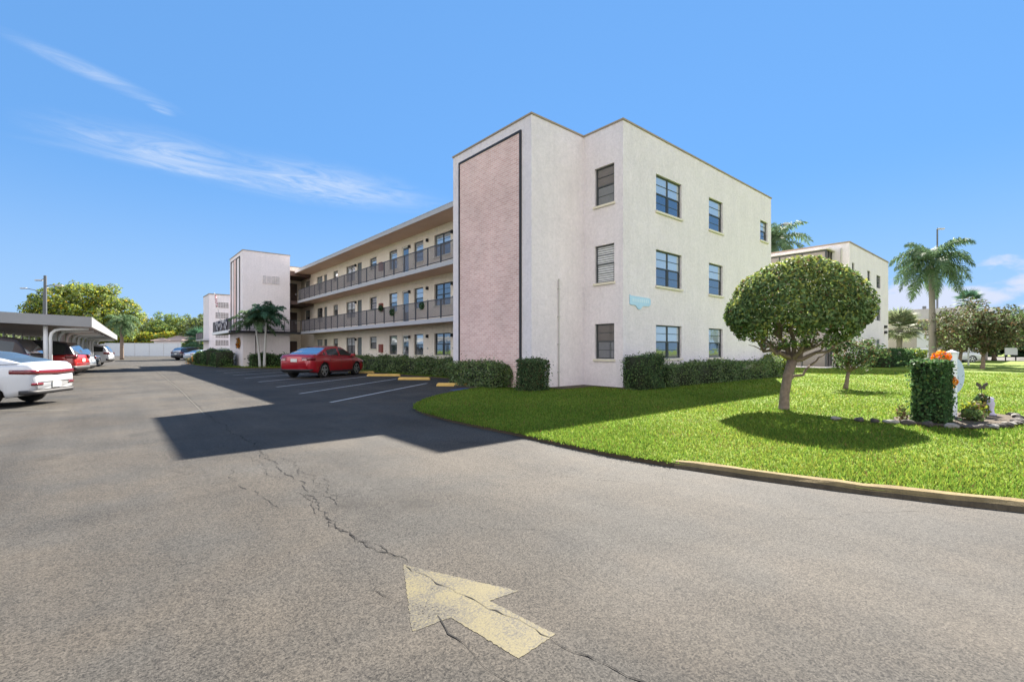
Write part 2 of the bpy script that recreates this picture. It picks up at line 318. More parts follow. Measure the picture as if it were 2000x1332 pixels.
# ------------------------------------------------------------------ helpers
class MB:
    def __init__(s): s.v = []; s.f = []; s.m = []
    def quad(s, a, b, c, d, m=0):
        n = len(s.v); s.v += [tuple(a), tuple(b), tuple(c), tuple(d)]; s.f.append((n, n + 1, n + 2, n + 3)); s.m.append(m)
    def poly(s, pts, m=0):
        n = len(s.v); s.v += [tuple(p) for p in pts]; s.f.append(tuple(range(n, n + len(pts)))); s.m.append(m)
    def box(s, x0, x1, y0, y1, z0, z1, m=0, T=None):
        p = [(x, y, z) for z in (z0, z1) for y in (y0, y1) for x in (x0, x1)]
        if T: p = [T(*q) for q in p]
        n = len(s.v); s.v += [tuple(q) for q in p]
        for f in ((0, 2, 3, 1), (4, 5, 7, 6), (0, 1, 5, 4), (2, 6, 7, 3), (0, 4, 6, 2), (1, 3, 7, 5)):
            s.f.append(tuple(n + i for i in f)); s.m.append(m)
    def prism(s, pts, z0, z1, m=0, mside=None):
        """polygon pts (x,y) extruded from z0 to z1"""
        n = len(s.v); k = len(pts)
        s.v += [(x, y, z0) for x, y in pts] + [(x, y, z1) for x, y in pts]
        s.f.append(tuple(range(n + k - 1, n - 1, -1))); s.m.append(m)
        s.f.append(tuple(range(n + k, n + 2 * k))); s.m.append(m)
        for i in range(k):
            j = (i + 1) % k; s.f.append((n + i, n + j, n + k + j, n + k + i)); s.m.append(m if mside is None else mside)
    def tube(s, path, radii, n=8, m=0, cap=True):
        path = [Vector(p) for p in path]
        if not hasattr(radii, '__len__'): radii = [radii] * len(path)
        base = len(s.v); prev = None
        for i, p in enumerate(path):
            d = (path[min(i + 1, len(path) - 1)] - path[max(i - 1, 0)]).normalized()
            if prev is None:
                a = d.orthogonal().normalized()
            else:
                a = (prev - d * prev.dot(d)).normalized()
            prev = a; b = d.cross(a)
            for k in range(n):
                t = 2 * math.pi * k / n
                s.v.append(tuple(p + (a * math.cos(t) + b * math.sin(t)) * radii[i]))
        for i in range(len(path) - 1):
            for k in range(n):
                k2 = (k + 1) % n
                s.f.append((base + i * n + k, base + i * n + k2, base + (i + 1) * n + k2, base + (i + 1) * n + k)); s.m.append(m)
        if cap:
            s.f.append(tuple(base + k for k in range(n - 1, -1, -1))); s.m.append(m)
            e = base + (len(path) - 1) * n; s.f.append(tuple(e + k for k in range(n))); s.m.append(m)
    def lathe(s, prof, center=(0, 0, 0), n=16, m=0, T=None):
        """prof: (r,z)"""
        base = len(s.v)
        for r, z in prof:
            for k in range(n):
                t = 2 * math.pi * k / n
                p = (center[0] + r * math.cos(t), center[1] + r * math.sin(t), center[2] + z)
                s.v.append(T(*p) if T else p)
        for i in range(len(prof) - 1):
            for k in range(n):
                k2 = (k + 1) % n
                s.f.append((base + i * n + k, base + i * n + k2, base + (i + 1) * n + k2, base + (i + 1) * n + k)); s.m.append(m)
    def build(s, name, mats, parent=None, smooth=False, fix=True, bevel=0.0):
        me = bpy.data.meshes.new(name); me.from_pydata(s.v, [], s.f)
        if not isinstance(mats, (list, tuple)): mats = [mats]
        for x in mats: me.materials.append(x)
        me.polygons.foreach_set('material_index', s.m)
        if fix:
            bm = bmesh.new(); bm.from_mesh(me); bmesh.ops.recalc_face_normals(bm, faces=bm.faces); bm.to_mesh(me); bm.free()
        if smooth: me.polygons.foreach_set('use_smooth', [True] * len(me.polygons))
        me.update()
        return link(name, me, parent, bevel)

def link(name, me, parent=None, bevel=0.0):
    o = bpy.data.objects.new(name, me); C.objects.link(o)
    if parent is not None:
        o.parent = parent
        r = parent
        while r.parent is not None: r = r.parent
        if parent.type != 'EMPTY' or True:
            o.matrix_parent_inverse = wm(parent).inverted()
    if bevel:
        b = o.modifiers.new('bevel', 'BEVEL'); b.width = bevel; b.segments = 2; b.limit_method = 'ANGLE'
    return o
def wm(o):
    m = Matrix.LocRotScale(o.location, o.rotation_euler, o.scale)
    if o.parent is not None: m = wm(o.parent) @ o.matrix_parent_inverse @ m
    return m

def tag(o, label, cat, group=None, kind=None):
    o['label'] = label; o['category'] = cat
    if group: o['group'] = group
    if kind: o['kind'] = kind
    return o
def thing(name, label, cat, loc=(0, 0, 0), group=None):
    o = bpy.data.objects.new(name, None); C.objects.link(o); o.location = loc; o.empty_display_size = 0.3
    return tag(o, label, cat, group)
def struct(o): o['kind'] = 'structure'; return o
def tree_copy(o, parent=None):
    c = o.copy(); C.objects.link(c)
    if parent is not None: c.parent = parent
    for ch in list(o.children): tree_copy(ch, c)
    return c

def frame(O, U, Nn):
    """local (u, n, z) -> world: u along the wall, n outwards"""
    O = Vector(O); U = Vector(U); Nn = Vector(Nn)
    return lambda u, n, z: tuple(O + U * u + Nn * n + Vector((0, 0, z)))
FX = lambda X: frame((X, 0, 0), (0, 1, 0), (-1, 0, 0))      # a wall that faces -x, u = y
FY = lambda Y: frame((0, Y, 0), (1, 0, 0), (0, -1, 0))      # a wall that faces -y, u = x

def wall(mb, T, u0, u1, z0, z1, holes=(), depth=0.13, m=0):
    us = sorted({u0, u1, *[h[0] for h in holes], *[h[1] for h in holes]}); zs = sorted({z0, z1, *[h[2] for h in holes], *[h[3] for h in holes]})
    for i in range(len(us) - 1):
        for j in range(len(zs) - 1):
            cu, cz = (us[i] + us[i + 1]) / 2, (zs[j] + zs[j + 1]) / 2
            if any(h[0] < cu < h[1] and h[2] < cz < h[3] for h in holes): continue
            mb.quad(T(us[i], 0, zs[j]), T(us[i + 1], 0, zs[j]), T(us[i + 1], 0, zs[j + 1]), T(us[i], 0, zs[j + 1]), m)
    for a, b, c, d in [h[:4] for h in holes]:
        for p, q in (((a, c), (a, d)), ((a, d), (b, d)), ((b, d), (b, c)), ((b, c), (a, c))):
            mb.quad(T(p[0], 0, p[1]), T(q[0], 0, q[1]), T(q[0], -depth, q[1]), T(p[0], -depth, p[1]), m)

def window(T, a, b, c, d, parent, double=False, depth=0.13, hi='glass_hi', lo='glass_lo', sill=True, muntin=True, fm='win_frame', sillm='cream_trim'):
    """single-hung window in the hole a..b, c..d"""
    e = 0.004; n0, n1 = -depth, -depth + 0.045
    mb = MB(); fw = 0.045
    a, b, c2, d2 = a + e, b - e, c + e, d - e
    mb.box(a, a + fw, n0, n1, c2, d2, 0, T); mb.box(b - fw, b, n0, n1, c2, d2, 0, T)
    mb.box(a + fw, b - fw, n0, n1, c2, c2 + fw, 0, T); mb.box(a + fw, b - fw, n0, n1, d2 - fw, d2, 0, T)
    mid = (c2 + d2) / 2 + 0.0
    bays = [(a + fw, b - fw)] if not double else [(a + fw, (a + b) / 2 - 0.035), ((a + b) / 2 + 0.035, b - fw)]
    if double: mb.box((a + b) / 2 - 0.035, (a + b) / 2 + 0.035, n0, n1, c2 + fw, d2 - fw, 0, T)
    for p, q in bays:
        mb.box(p, q, n0, n1 + 0.012, mid - 0.025, mid + 0.025, 0, T)
        mb.box(p, p + 0.03, n0, n1 + 0.01, c2 + fw, mid - 0.025, 0, T); mb.box(q - 0.03, q, n0, n1 + 0.01, c2 + fw, mid - 0.025, 0, T)
        if muntin:
            mb.box(p, q, n0 + 0.02, n1 - 0.008, (mid + d2) / 2 - 0.009, (mid + d2) / 2 + 0.009, 0, T)
            mb.box(p + 0.03, q - 0.03, n0 + 0.02, n1 - 0.008, (mid + c2) / 2 - 0.009, (mid + c2) / 2 + 0.009, 0, T)
    w = mb.build('window', MT[fm], parent)
    g = MB()
    for p, q in bays:
        g.quad(T(p, n0 + 0.018, mid), T(q, n0 + 0.018, mid), T(q, n0 + 0.018, d2 - fw), T(p, n0 + 0.018, d2 - fw), 0)
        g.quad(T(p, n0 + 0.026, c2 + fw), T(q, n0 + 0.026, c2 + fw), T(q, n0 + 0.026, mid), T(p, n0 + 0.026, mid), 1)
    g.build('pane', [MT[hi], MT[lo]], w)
    if sill:
        s = MB(); s.box(a - 0.05, b + 0.05, 0.004, 0.06, c - 0.085, c - 0.004, 0, T)
        s.build('sill', MT[sillm], w, bevel=0.006)
    return w

def door(T, a, b, c, d, parent, m='door_grey', depth=0.11, glass=False, frm='white_trim'):
    mb = MB(); n0, n1 = -depth, -depth + 0.05; e = 0.004
    mb.box(a + 0.06, b - 0.06, n0, n1 - 0.01, c, d - 0.06, 0, T)
    if not glass:
        w = (b - a)
        for z0, z1 in ((c + 0.2, c + 0.9), (c + 1.05, d - 0.25)): mb.box(a + 0.06 + w * 0.15, b - 0.06 - w * 0.15, n1 - 0.01, n1 + 0.004, z0, z1, 0, T)
    o = mb.build('door', MT[m], parent)
    f = MB(); f.box(a + e, a + 0.06, n0, n1, c, d - e, 0, T); f.box(b - 0.06, b - e, n0, n1, c, d - e, 0, T); f.box(a + 0.06, b - 0.06, n0, n1, d - 0.06, d - e, 0, T)
    f.build('door_frame', MT[frm], o)
    h = MB(); h.box(b - 0.14, b - 0.10, n1 - 0.01, n1 + 0.05, c + 0.95, c + 1.05, 0, T); h.build('handle', MT['chrome'], o)
    if glass:
        g = MB(); g.quad(T(a + 0.14, n1 - 0.006, c + 0.2), T(b - 0.14, n1 - 0.006, c + 0.2), T(b - 0.14, n1 - 0.006, d - 0.16), T(a + 0.14, n1 - 0.006, d - 0.16)); g.build('pane', MT['glass_lo'], o)
    return o

# ------------------------------------------------------------------ ground
def sheet(name, x0, x1, y0, y1, z, m, n=1):
    mb = MB()
    for i in range(n):
        for j in range(n):
            a, b = x0 + (x1 - x0) * i / n, x0 + (x1 - x0) * (i + 1) / n; c, d = y0 + (y1 - y0) * j / n, y0 + (y1 - y0) * (j + 1) / n
            mb.quad((a, c, z), (b, c, z), (b, d, z), (a, d, z))
    return struct(mb.build(name, m, fix=False))
def lawn_mat():
    m = mat('lawn', (0.07, 0.12, 0.01), rough=0.9, spec=0.2); t = m.node_tree; b = t.nodes['Principled BSDF']
    tcn = N(t, 'ShaderNodeTexCoord'); O = tcn.outputs['Object']
    f = N(t, 'ShaderNodeTexNoise', Scale=14, Detail=9, Roughness=0.8); t.links.new(O, f.inputs[0])
    g = N(t, 'ShaderNodeTexNoise', Scale=0.8, Detail=6, Roughness=0.65); t.links.new(O, g.inputs[0])
    cr = N(t, 'ShaderNodeValToRGB'); t.links.new(M(t, 'ADD', M(t, 'MULTIPLY', f.outputs[0], 0.62), M(t, 'MULTIPLY', g.outputs[0], 0.38)), cr.inputs[0])
    e = cr.color_ramp.elements; e[0].position = 0.34; e[0].color = (0.045, 0.075, 0.006, 1); e[1].position = 0.66; e[1].color = (0.21, 0.26, 0.014, 1)
    n_ = cr.color_ramp.elements.new(0.5); n_.color = (0.13, 0.19, 0.010, 1)
    t.links.new(cr.outputs[0], b.inputs['Base Color'])
    bp = N(t, 'ShaderNodeBump', Strength=0.8); bp.inputs['Distance'].default_value = 0.04; t.links.new(f.outputs[0], bp.inputs['Height']); t.links.new(bp.outputs[0], b.inputs['Normal'])
    return m
MT['lawn'] = lawn_mat()
sheet('ground', -1500, 1500, -1500, 1500, -0.03, MT['lawn'])
sheet('road', -60, 140, -60, 200, 0.0, MT['asphalt'])
# lawn island round the corner of the building
ISL = [(11.9, 13.2), (10.34, 13.55), (8.6, 12.75), (7.36, 11.95), (6.4, 11.1), (5.75, 10.4), (5.35, 9.7), (5.14, 8.89), (5.03, 7.9), (5.0, 7.0), (5.02, 5.9), (4.97, 4.65), (4.98, 3.75), (5.10, 2.96)]
KERB = [(5.10, 2.96), (5.27, 2.2), (5.50, 1.4), (5.80, 0.6), (6.15, -0.2), (6.7, -1.2), (7.5, -2.4), (8.6, -3.7), (10.2, -5.2), (12.5, -6.8)]
lawn_poly = ISL + KERB[1:] + [(30, -16), (84, -30), (84, 14), (84, 40), (27, 40), (27, 12), (13.8, 12)]
mb = MB(); mb.prism(lawn_poly, -0.01, 0.052, 0, 1)
lawn = struct(mb.build('lawn', [MT['lawn'], MT['soil']]))
# grass strip along the wing and round the tower
STRIP = [(12.35, 17.2), (12.2, 24), (12.25, 30), (12.2, 35), (11.2, 37.6), (9.2, 39.0), (7.7, 40.6), (6.6, 43.6), (5.9, 48.6), (5.8, 52.5), (7.2, 56.5), (10.5, 57.5), (13.8, 57.5), (13.8, 17.2)]
mb = MB(); mb.prism(STRIP, -0.01, 0.06, 0, 1); struct(mb.build('lawn_strip', [MT['lawn'], MT['soil']]))
mb = MB(); mb.prism([(9.9, 13.65), (10.95, 13.2), (10.95, 16.5), (10.45, 16.5), (10.05, 15.6)], -0.01, 0.05); struct(mb.build('planting_bed', MT['soil']))
mb = MB(); mb.prism([(11.7, 11.0), (13.4, 11.0), (13.4, 9.3), (27.0, 9.0), (27.0, 9.9), (13.75, 9.9), (13.75, 11.8), (11.7, 11.8)], 0.0, 0.083); struct(mb.build('mulch_bed', MT['soil']))

# kerb: a swept low concrete profile
def sweep(path, prof, name, m, parent=None):
    mb = MB(); base = 0; k = len(prof)
    P = [Vector((p[0], p[1], 0)) for p in path]
    for i, p in enumerate(P):
        d = (P[min(i + 1, len(P) - 1)] - P[max(0, i - 1)]).normalized(); n = Vector((d.y, -d.x, 0))
        for a, z in prof: mb.v.append(tuple(p + n * a + Vector((0, 0, z + rnd.uniform(-0.006, 0.006) - (.012 if i % 9 == 0 else 0)))))
    for i in range(len(P) - 1):
        for j in range(k - 1):
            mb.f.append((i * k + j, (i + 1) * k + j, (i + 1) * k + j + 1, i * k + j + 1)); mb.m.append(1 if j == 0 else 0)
    mb.f.append(tuple(range(k))); mb.m.append(0); mb.f.append(tuple(range((len(P) - 1) * k, len(P) * k))); mb.m.append(0)
    return mb.build(name, m, parent, smooth=False)
def resample(path, step):
    o = []
    for i in range(len(path) - 1):
        a, b = Vector(path[i]), Vector(path[i + 1]); n = max(1, int((b - a).length / step))
        for k in range(n): o.append(tuple(a + (b - a) * k / n))
    o.append(tuple(path[-1])); return o
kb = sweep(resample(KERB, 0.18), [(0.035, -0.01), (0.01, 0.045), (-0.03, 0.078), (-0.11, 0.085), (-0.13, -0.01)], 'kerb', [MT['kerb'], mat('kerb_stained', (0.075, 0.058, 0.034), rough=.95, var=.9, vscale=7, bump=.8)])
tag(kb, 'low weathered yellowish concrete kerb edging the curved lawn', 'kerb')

# painted markings
def strip(name, pts, w, z, m):
    mb = MB(); P = [Vector((*p, 0)) for p in pts]
    for i in range(len(P) - 1):
        d = (P[i + 1] - P[i]).normalized(); n = Vector((d.y, -d.x, 0)) * w / 2
        mb.quad(*[(q.x, q.y, z) for q in (P[i] - n, P[i + 1] - n, P[i + 1] + n, P[i] + n)])
    return struct(mb.build(name, m))
sd = Vector((0.78, 0.622)).normalized()
for k, (a, b) in enumerate([((4.43, 12.64), (10.1, 17.3)), ((4.56, 15.81), (10.5, 20.9)), ((4.72, 19.24), (10.55, 24.1)), ((4.88, 22.86), (10.7, 27.6)), ((5.0, 26.3), (10.8, 31.0)), ((5.1, 29.8), (10.9, 34.5)), ((5.2, 33.3), (11.0, 38.0)), ((5.3, 36.8), (10.6, 41.2))]):
    strip('parking_line', [a, b], 0.10, 0.004, MT['line_white'])
for k in range(11):
    y0 = 14.9 + 3.55 * k if k else 14.9
    if k == 1: y0 = 18.4
    strip('parking_line', [(-0.75, y0), (-5.9, y0 + 4.3)], 0.10, 0.004, MT['line_cream'])
# the arrow
arrow = [(1.44, 2.77), (1.79, 2.03), (1.60, 2.055), (1.655, 1.60), (1.40, 1.585), (1.345, 2.06), (1.13, 2.08)]
ar_ = resample(arrow + [arrow[0]], .012)[:-1]; mb = MB(); mb.poly([(x + rnd.uniform(-.004, .004), y + rnd.uniform(-.004, .004), 0.002) for x, y in ar_])
MT['arrow'] = paint_line('arrow_yellow', (0.112, 0.093, 0.040), 0.535, 62)
struct(mb.build('road_marking', MT['arrow']))
# blue painted patch at the last bay
mb = MB(); mb.poly([(8.9, 13.35, .004), (9.7, 13.55, .004), (10.15, 14.1, .004), (9.9, 14.3, .004), (9.0, 13.9, .004)]); struct(mb.build('parking_marking', mat('blue_paint', (0.02, 0.05, 0.16), .7, var=.3)))
# cracks along the paving seam
def crack(path, w, seed, jag=0.035, z=0.0035):
    r = random.Random(seed); mb = MB(); P = resample(path, 0.05); off = 0; Q = []
    for x, y in P:
        off = off * 0.8 + r.uniform(-jag, jag); Q.append((x + off, y + r.uniform(-0.01, 0.01)))
    ws = [w * .82 * (0.2 + 1.3 * r.random() ** 2) for _ in Q]; ws[0] = ws[-1] = 0.0005
    for i in range(len(Q) - 1):
        (x0, y0), (x1, y1) = Q[i], Q[i + 1]
        mb.quad((x0 - ws[i], y0, z), (x1 - ws[i + 1], y1, z), (x1 + ws[i + 1], y1, z), (x0 + ws[i], y0, z))
    return struct(mb.build('road_crack', MT['crack'], fix=False))
crack([(1.60, 7.6), (1.53, 7.03), (1.49, 5.98), (1.46, 4.82), (1.43, 4.03), (1.41, 3.23), (1.45, 2.78)], 0.008, 1)
crack([(1.38, 4.9), (1.36, 4.3), (1.30, 3.7), (1.38, 3.2), (1.43, 2.85)], 0.005, 2, 0.03)
crack([(1.60, 6.9), (1.66, 6.2), (1.58, 5.5), (1.63, 4.9), (1.55, 4.3)], 0.006, 3, 0.05)
crack([(1.45, 2.75), (1.50, 2.3), (1.53, 2.0), (1.59, 1.65), (1.62, 1.5), (1.66, 1.3), (1.69, 1.14), (1.73, 0.95), (1.80, 0.6)], 0.0045, 4, 0.018, 0.0042)
crack([(1.30, 2.12), (1.26, 2.0), (1.25, 1.74), (1.26, 1.5), (1.24, 1.2)], 0.0042, 5, 0.014)
crack([(1.15, 2.6), (1.19, 2.45), (1.22, 2.36)], 0.003, 6, 0.012)
crack([(1.0, 1.5), (1.08, 1.45), (1.25, 1.36)], 0.002, 7, 0.01)
crack([(2.2, 3.0), (2.35, 2.75), (2.5, 2.7), (2.62, 2.55)], 0.003, 8, 0.02)
crack([(3.35, 2.75), (3.4, 2.6), (3.5, 2.5)], 0.003, 9, 0.01)
crack([(4.2, 1.5), (4.5, 1.2), (4.9, 1.1), (5.4, 0.7)], 0.005, 10, 0.04)
crack([(2.15, 38.9), (2.0, 27), (1.75, 18), (1.55, 12.0), (1.57, 9.5), (1.60, 7.6)], 0.014, 11, 0.03)
crack([(1.1, 6.4), (1.0, 5.6), (1.08, 5.0), (1.2, 4.5)], 0.004, 12, 0.03)
for s_ in range(16):
    r_ = random.Random(100 + s_); x = 1.48 + r_.uniform(-0.22, 0.25); y = 3.1 + 5.2 * r_.random(); l_ = r_.uniform(0.25, 0.8)
    crack([(x, y), (x + r_.uniform(-0.12, 0.12), y + l_ / 2), (x + r_.uniform(-0.2, 0.2), y + l_)], 0.0028, 200 + s_, 0.03)
strip('paving_seam', [(2.33, 44), (2.05, 30), (1.80, 20), (1.52, 12.1)], 0.028, 0.0045, MT['line_cream'])

# wheel stops
def wheel_stop(a, b, label):
    a, b = Vector((*a, 0)), Vector((*b, 0)); mid = (a + b) / 2; U = (b - a).normalized(); V = Vector((-U.y, U.x, 0)); l = (b - a).length / 2
    mb = MB(); prof = [(-0.085, 0.0), (-0.085, 0.05), (-0.05, 0.125), (0.05, 0.125), (0.085, 0.05), (0.085, 0.0)]
    for s_, e_ in ((-l, 0.0), (l, 0.0)):
        pass
    rings = [(-l, 0.55), (-l + 0.06, 1), (l - 0.06, 1), (l, 0.55)]
    for u, k in rings:
        for v, z in prof: mb.v.append(tuple(mid + U * u + V * v + Vector((0, 0, 0.004 + z * k))))
    for i in range(3):
        for j in range(5): mb.f.append((i * 6 + j, i * 6 + j + 1, (i + 1) * 6 + j + 1, (i + 1) * 6 + j)); mb.m.append(0)
    mb.f.append(tuple(range(6))); mb.m.append(0); mb.f.append(tuple(range(18, 24))); mb.m.append(0)
    o = mb.build('wheel_stop', MT['yellow'], bevel=0.012); tag(o, label, 'wheel stop', 'yellow wheel stops at the parking bays')
wheel_stop((9.62, 15.72), (10.42, 14.76), 'yellow concrete wheel stop nearest the box hedge at the end bay')
wheel_stop((10.25, 20.2), (11.35, 19.15), 'yellow concrete wheel stop with a dark stain, second from the box hedge')
wheel_stop((10.40, 24.1), (11.75, 22.9), 'long yellow wheel stop in the empty bay beside the red sedan')
wheel_stop((10.9, 28.0), (12.1, 27.0), 'yellow wheel stop just ahead of the parked red sedan')

# ------------------------------------------------------------------ main apartment building
XW, YF = 13.68, 9.92
ZT = 9.58
B1 = thing('apartment_building', 'long three storey off white apartment building with brick panel and brown eave walkways', 'building', (XW, YF, 0))
TX, TY = FX(XW), FY(YF)
FL = [(1.08, 2.37), (3.88, 5.26), (6.74, 8.15)]
# corner block: left face (x = XW) with three windows, right face (y = YF)
lh = [(10.30, 11.19, a, b) for a, b in FL]
mb = MB(); wall(mb, TX, YF, 11.73, 0, ZT, lh)
rh = []
for i, (a, b) in enumerate(FL):
    rh += [(15.77, 17.65, a, b), (19.95, 21.27, a, b), (25.45, 26.40, a + 0.38, b)]
wall(mb, TY, XW, 26.87, 0, ZT, rh)
mb.quad((26.87, YF, 0), (26.87, 45, 0), (26.87, 45, ZT), (26.87, YF, ZT))
# stair block faces
mb.quad((XW, 11.73, 0), (10.95, 11.73, 0), (10.95, 11.73, ZT), (XW, 11.73, ZT))
mb.quad((10.95, 11.73, 0), (10.95, 16.59, 0), (10.95, 16.59, ZT), (10.95, 11.73, ZT))
mb.quad((10.95, 16.59, 0), (XW + 8, 16.59, 0), (XW + 8, 16.59, ZT), (10.95, 16.59, ZT))
mb.build('wall', MT['stucco'], B1)
# roof of the block and coping
mb = MB(); mb.poly([(10.97, 11.75, ZT - 0.25), (XW + 0.02, 11.75, ZT - 0.25), (XW + 0.02, YF + 0.02, ZT - 0.25), (26.85, YF + 0.02, ZT - 0.25), (26.85, 16.5, ZT - 0.25), (10.97, 16.5, ZT - 0.25)])
mb.build('roof', MT['fascia'], B1)
def coping(path, z, h=0.06, w=0.14, o=0.035, parent=B1, m='coping'):
    """closed loop of mitred metal coping; path counter-clockwise seen from above"""
    P = [Vector((*p, 0)) for p in path]; n = len(P); mb = MB(); rings = []
    for i in range(n):
        d0 = (P[i] - P[i - 1]).normalized(); d1 = (P[(i + 1) % n] - P[i]).normalized()
        n0 = Vector((d0.y, -d0.x, 0)); n1 = Vector((d1.y, -d1.x, 0)); mt = (n0 + n1); mt = mt / mt.dot(n0)
        rings.append([P[i] + mt * o + Vector((0, 0, z - 0.05)), P[i] + mt * o + Vector((0, 0, z + h - 0.05)), P[i] - mt * w + Vector((0, 0, z + h - 0.05)), P[i] - mt * w + Vector((0, 0, z - 0.05))])
    for i in range(n):
        a, b = rings[i], rings[(i + 1) % n]
        for j in range(4): mb.quad(a[j], b[j], b[(j + 1) % 4], a[(j + 1) % 4])
    return mb.build('coping', MT[m], parent)
coping([(10.95, 11.73), (XW, 11.73), (XW, YF), (26.87, YF), (26.87, 16.59), (10.95, 16.59)], ZT)
# brick panel
mb = MB(); mb.box(12.31, 16.03, 0.004, 0.035, 0.0, 9.08, 0, FX(10.95)); bp_ = mb.build('brick_panel', MT['brick'], B1)
mb = MB(); t = FX(10.95)
mb.box(12.23, 12.31, 0.004, 0.06, 0.0, 9.16, 0, t); mb.box(16.03, 16.11, 0.004, 0.06, 0.0, 9.16, 0, t); mb.box(12.31, 16.03, 0.004, 0.06, 9.08, 9.16, 0, t)
mb.build('panel_frame', MT['frame_black'], bp_)
# conduit on the side face
mb = MB(); mb.tube([(12.27, 11.68, 0.05), (12.27, 11.68, 3.98)], 0.025, 8)
for z in (0.6, 1.6, 2.6, 3.6): mb.box(12.225, 12.315, 11.66, 11.726, z, z + 0.03)
mb.build('conduit', MT['pipe'], B1)
# windows of the block
for i, (a, b) in enumerate(FL):
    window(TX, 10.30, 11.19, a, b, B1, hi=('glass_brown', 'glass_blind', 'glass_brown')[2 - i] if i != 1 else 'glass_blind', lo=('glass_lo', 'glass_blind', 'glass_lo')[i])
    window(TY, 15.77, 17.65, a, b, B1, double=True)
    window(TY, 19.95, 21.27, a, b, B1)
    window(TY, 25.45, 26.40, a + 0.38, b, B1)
# plaque
PL = thing('wall_plaque', 'pale blue scroll shaped name plaque mounted on the white corner wall', 'plaque', (14.7, YF, 3.2))
mb = MB(); t = FY(YF)
pts = [(14.05, 3.06), (14.05, 3.40), (14.12, 3.36), (15.30, 3.34), (15.36, 3.28), (15.36, 3.10), (15.24, 3.04), (14.86, 3.02), (14.70, 2.90), (14.56, 2.90), (14.40, 3.03), (14.12, 3.03)]
n = len(pts)
for q in (0.006, 0.03):
    mb.v += [t(u, q, z) for u, z in pts]
mb.f.append(tuple(range(n))); mb.f.append(tuple(range(2 * n - 1, n - 1, -1))); mb.m += [0, 0]
for i in range(n): mb.f.append((i, (i + 1) % n, n + (i + 1) % n, n + i)); mb.m.append(0)
mb.build('board', MT['plaque'], PL)
mb = MB()
for k in range(9): mb.box(14.2 + k * 0.12, 14.2 + k * 0.12 + 0.07, 0.03, 0.034, 3.15, 3.27, 0, t)
mb.build('lettering', MT['plaque_txt'], PL)

RAILPOTS = []
# the wing with its walkways
XE = 12.32                                 # outer edge of the walkways
WH = []                                    # holes per floor
DB = [0.25, 2.98, 5.71]
kinds = [('double', 20.98, 22.64), ('single', 23.85, 24.96), ('doorg', 25.60, 26.48), ('single', 27.12, 28.26), ('small', 30.15, 31.27), ('doorb', 32.65, 33.45), ('double', 33.85, 35.6), ('small', 37.35, 38.35), ('doorb', 39.82, 40.55), ('single', 40.95, 42.4)]
holes = []
for fi, z in enumerate(DB):
    for k, a, b in kinds + ([('single', 44.3, 45.7)] if fi else []):
        if k in ('double', 'single'): holes.append((a, b, z + 0.88, z + 2.09, k, fi))
        elif k == 'small': holes.append((a, b, z + 1.25, z + 2.08, k, fi))
        else: holes.append((a, b, z - 0.0, z + 2.08, k, fi))
mb = MB(); wall(mb, TX, 16.59, 47.0, 0, 8.25, [h for h in holes])
mb.build('wall', MT['stucco_cream'], B1)
hiq = ['glass_hi', 'glass_hi', 'glass_lo', 'glass_hi']
for q, (a, b, c, d, k, fi) in enumerate(holes):
    if k.startswith('door'): door(TX, a, b, c + 0.01, d, B1, 'door_grey', glass=(k == 'doorg'), frm='white_trim' if k == 'doorg' else 'win_frame')
    else: window(TX, a, b, c, d, B1, double=(k == 'double'), hi=hiq[rnd.randrange(4)] if fi < 2 else 'glass_hi', muntin=True)
# wall lamps and extinguisher cabinets
for fi, z in enumerate(DB):
    for y in (20.75, 23.3, 25.42, 33.62):
        mb = MB(); mb.box(y - 0.05, y + 0.05, 0.004, 0.12, z + 1.86, z + 2.04, 0, TX); mb.box(y - 0.035, y + 0.035, 0.12, 0.15, z + 1.88, z + 2.0, 0, TX); mb.build('wall_lamp', MT['lamp_black'], B1)
    mb = MB(); mb.box(29.1, 29.55, 0.004, 0.14, z + 1.0, z + 1.55, 0, TX); mb.box(29.15, 29.5, 0.14, 0.15, z + 1.05, z + 1.5, 0, TX); mb.build('extinguisher_cabinet', MT['red_box'], B1)
    for y in (20.7, 23.32): 
        mb = MB(); mb.box(y - 0.05, y + 0.05, 0.004, 0.05, z + 1.2, z + 1.32, 0, TX); mb.build('meter_box', MT['pipe'], B1)
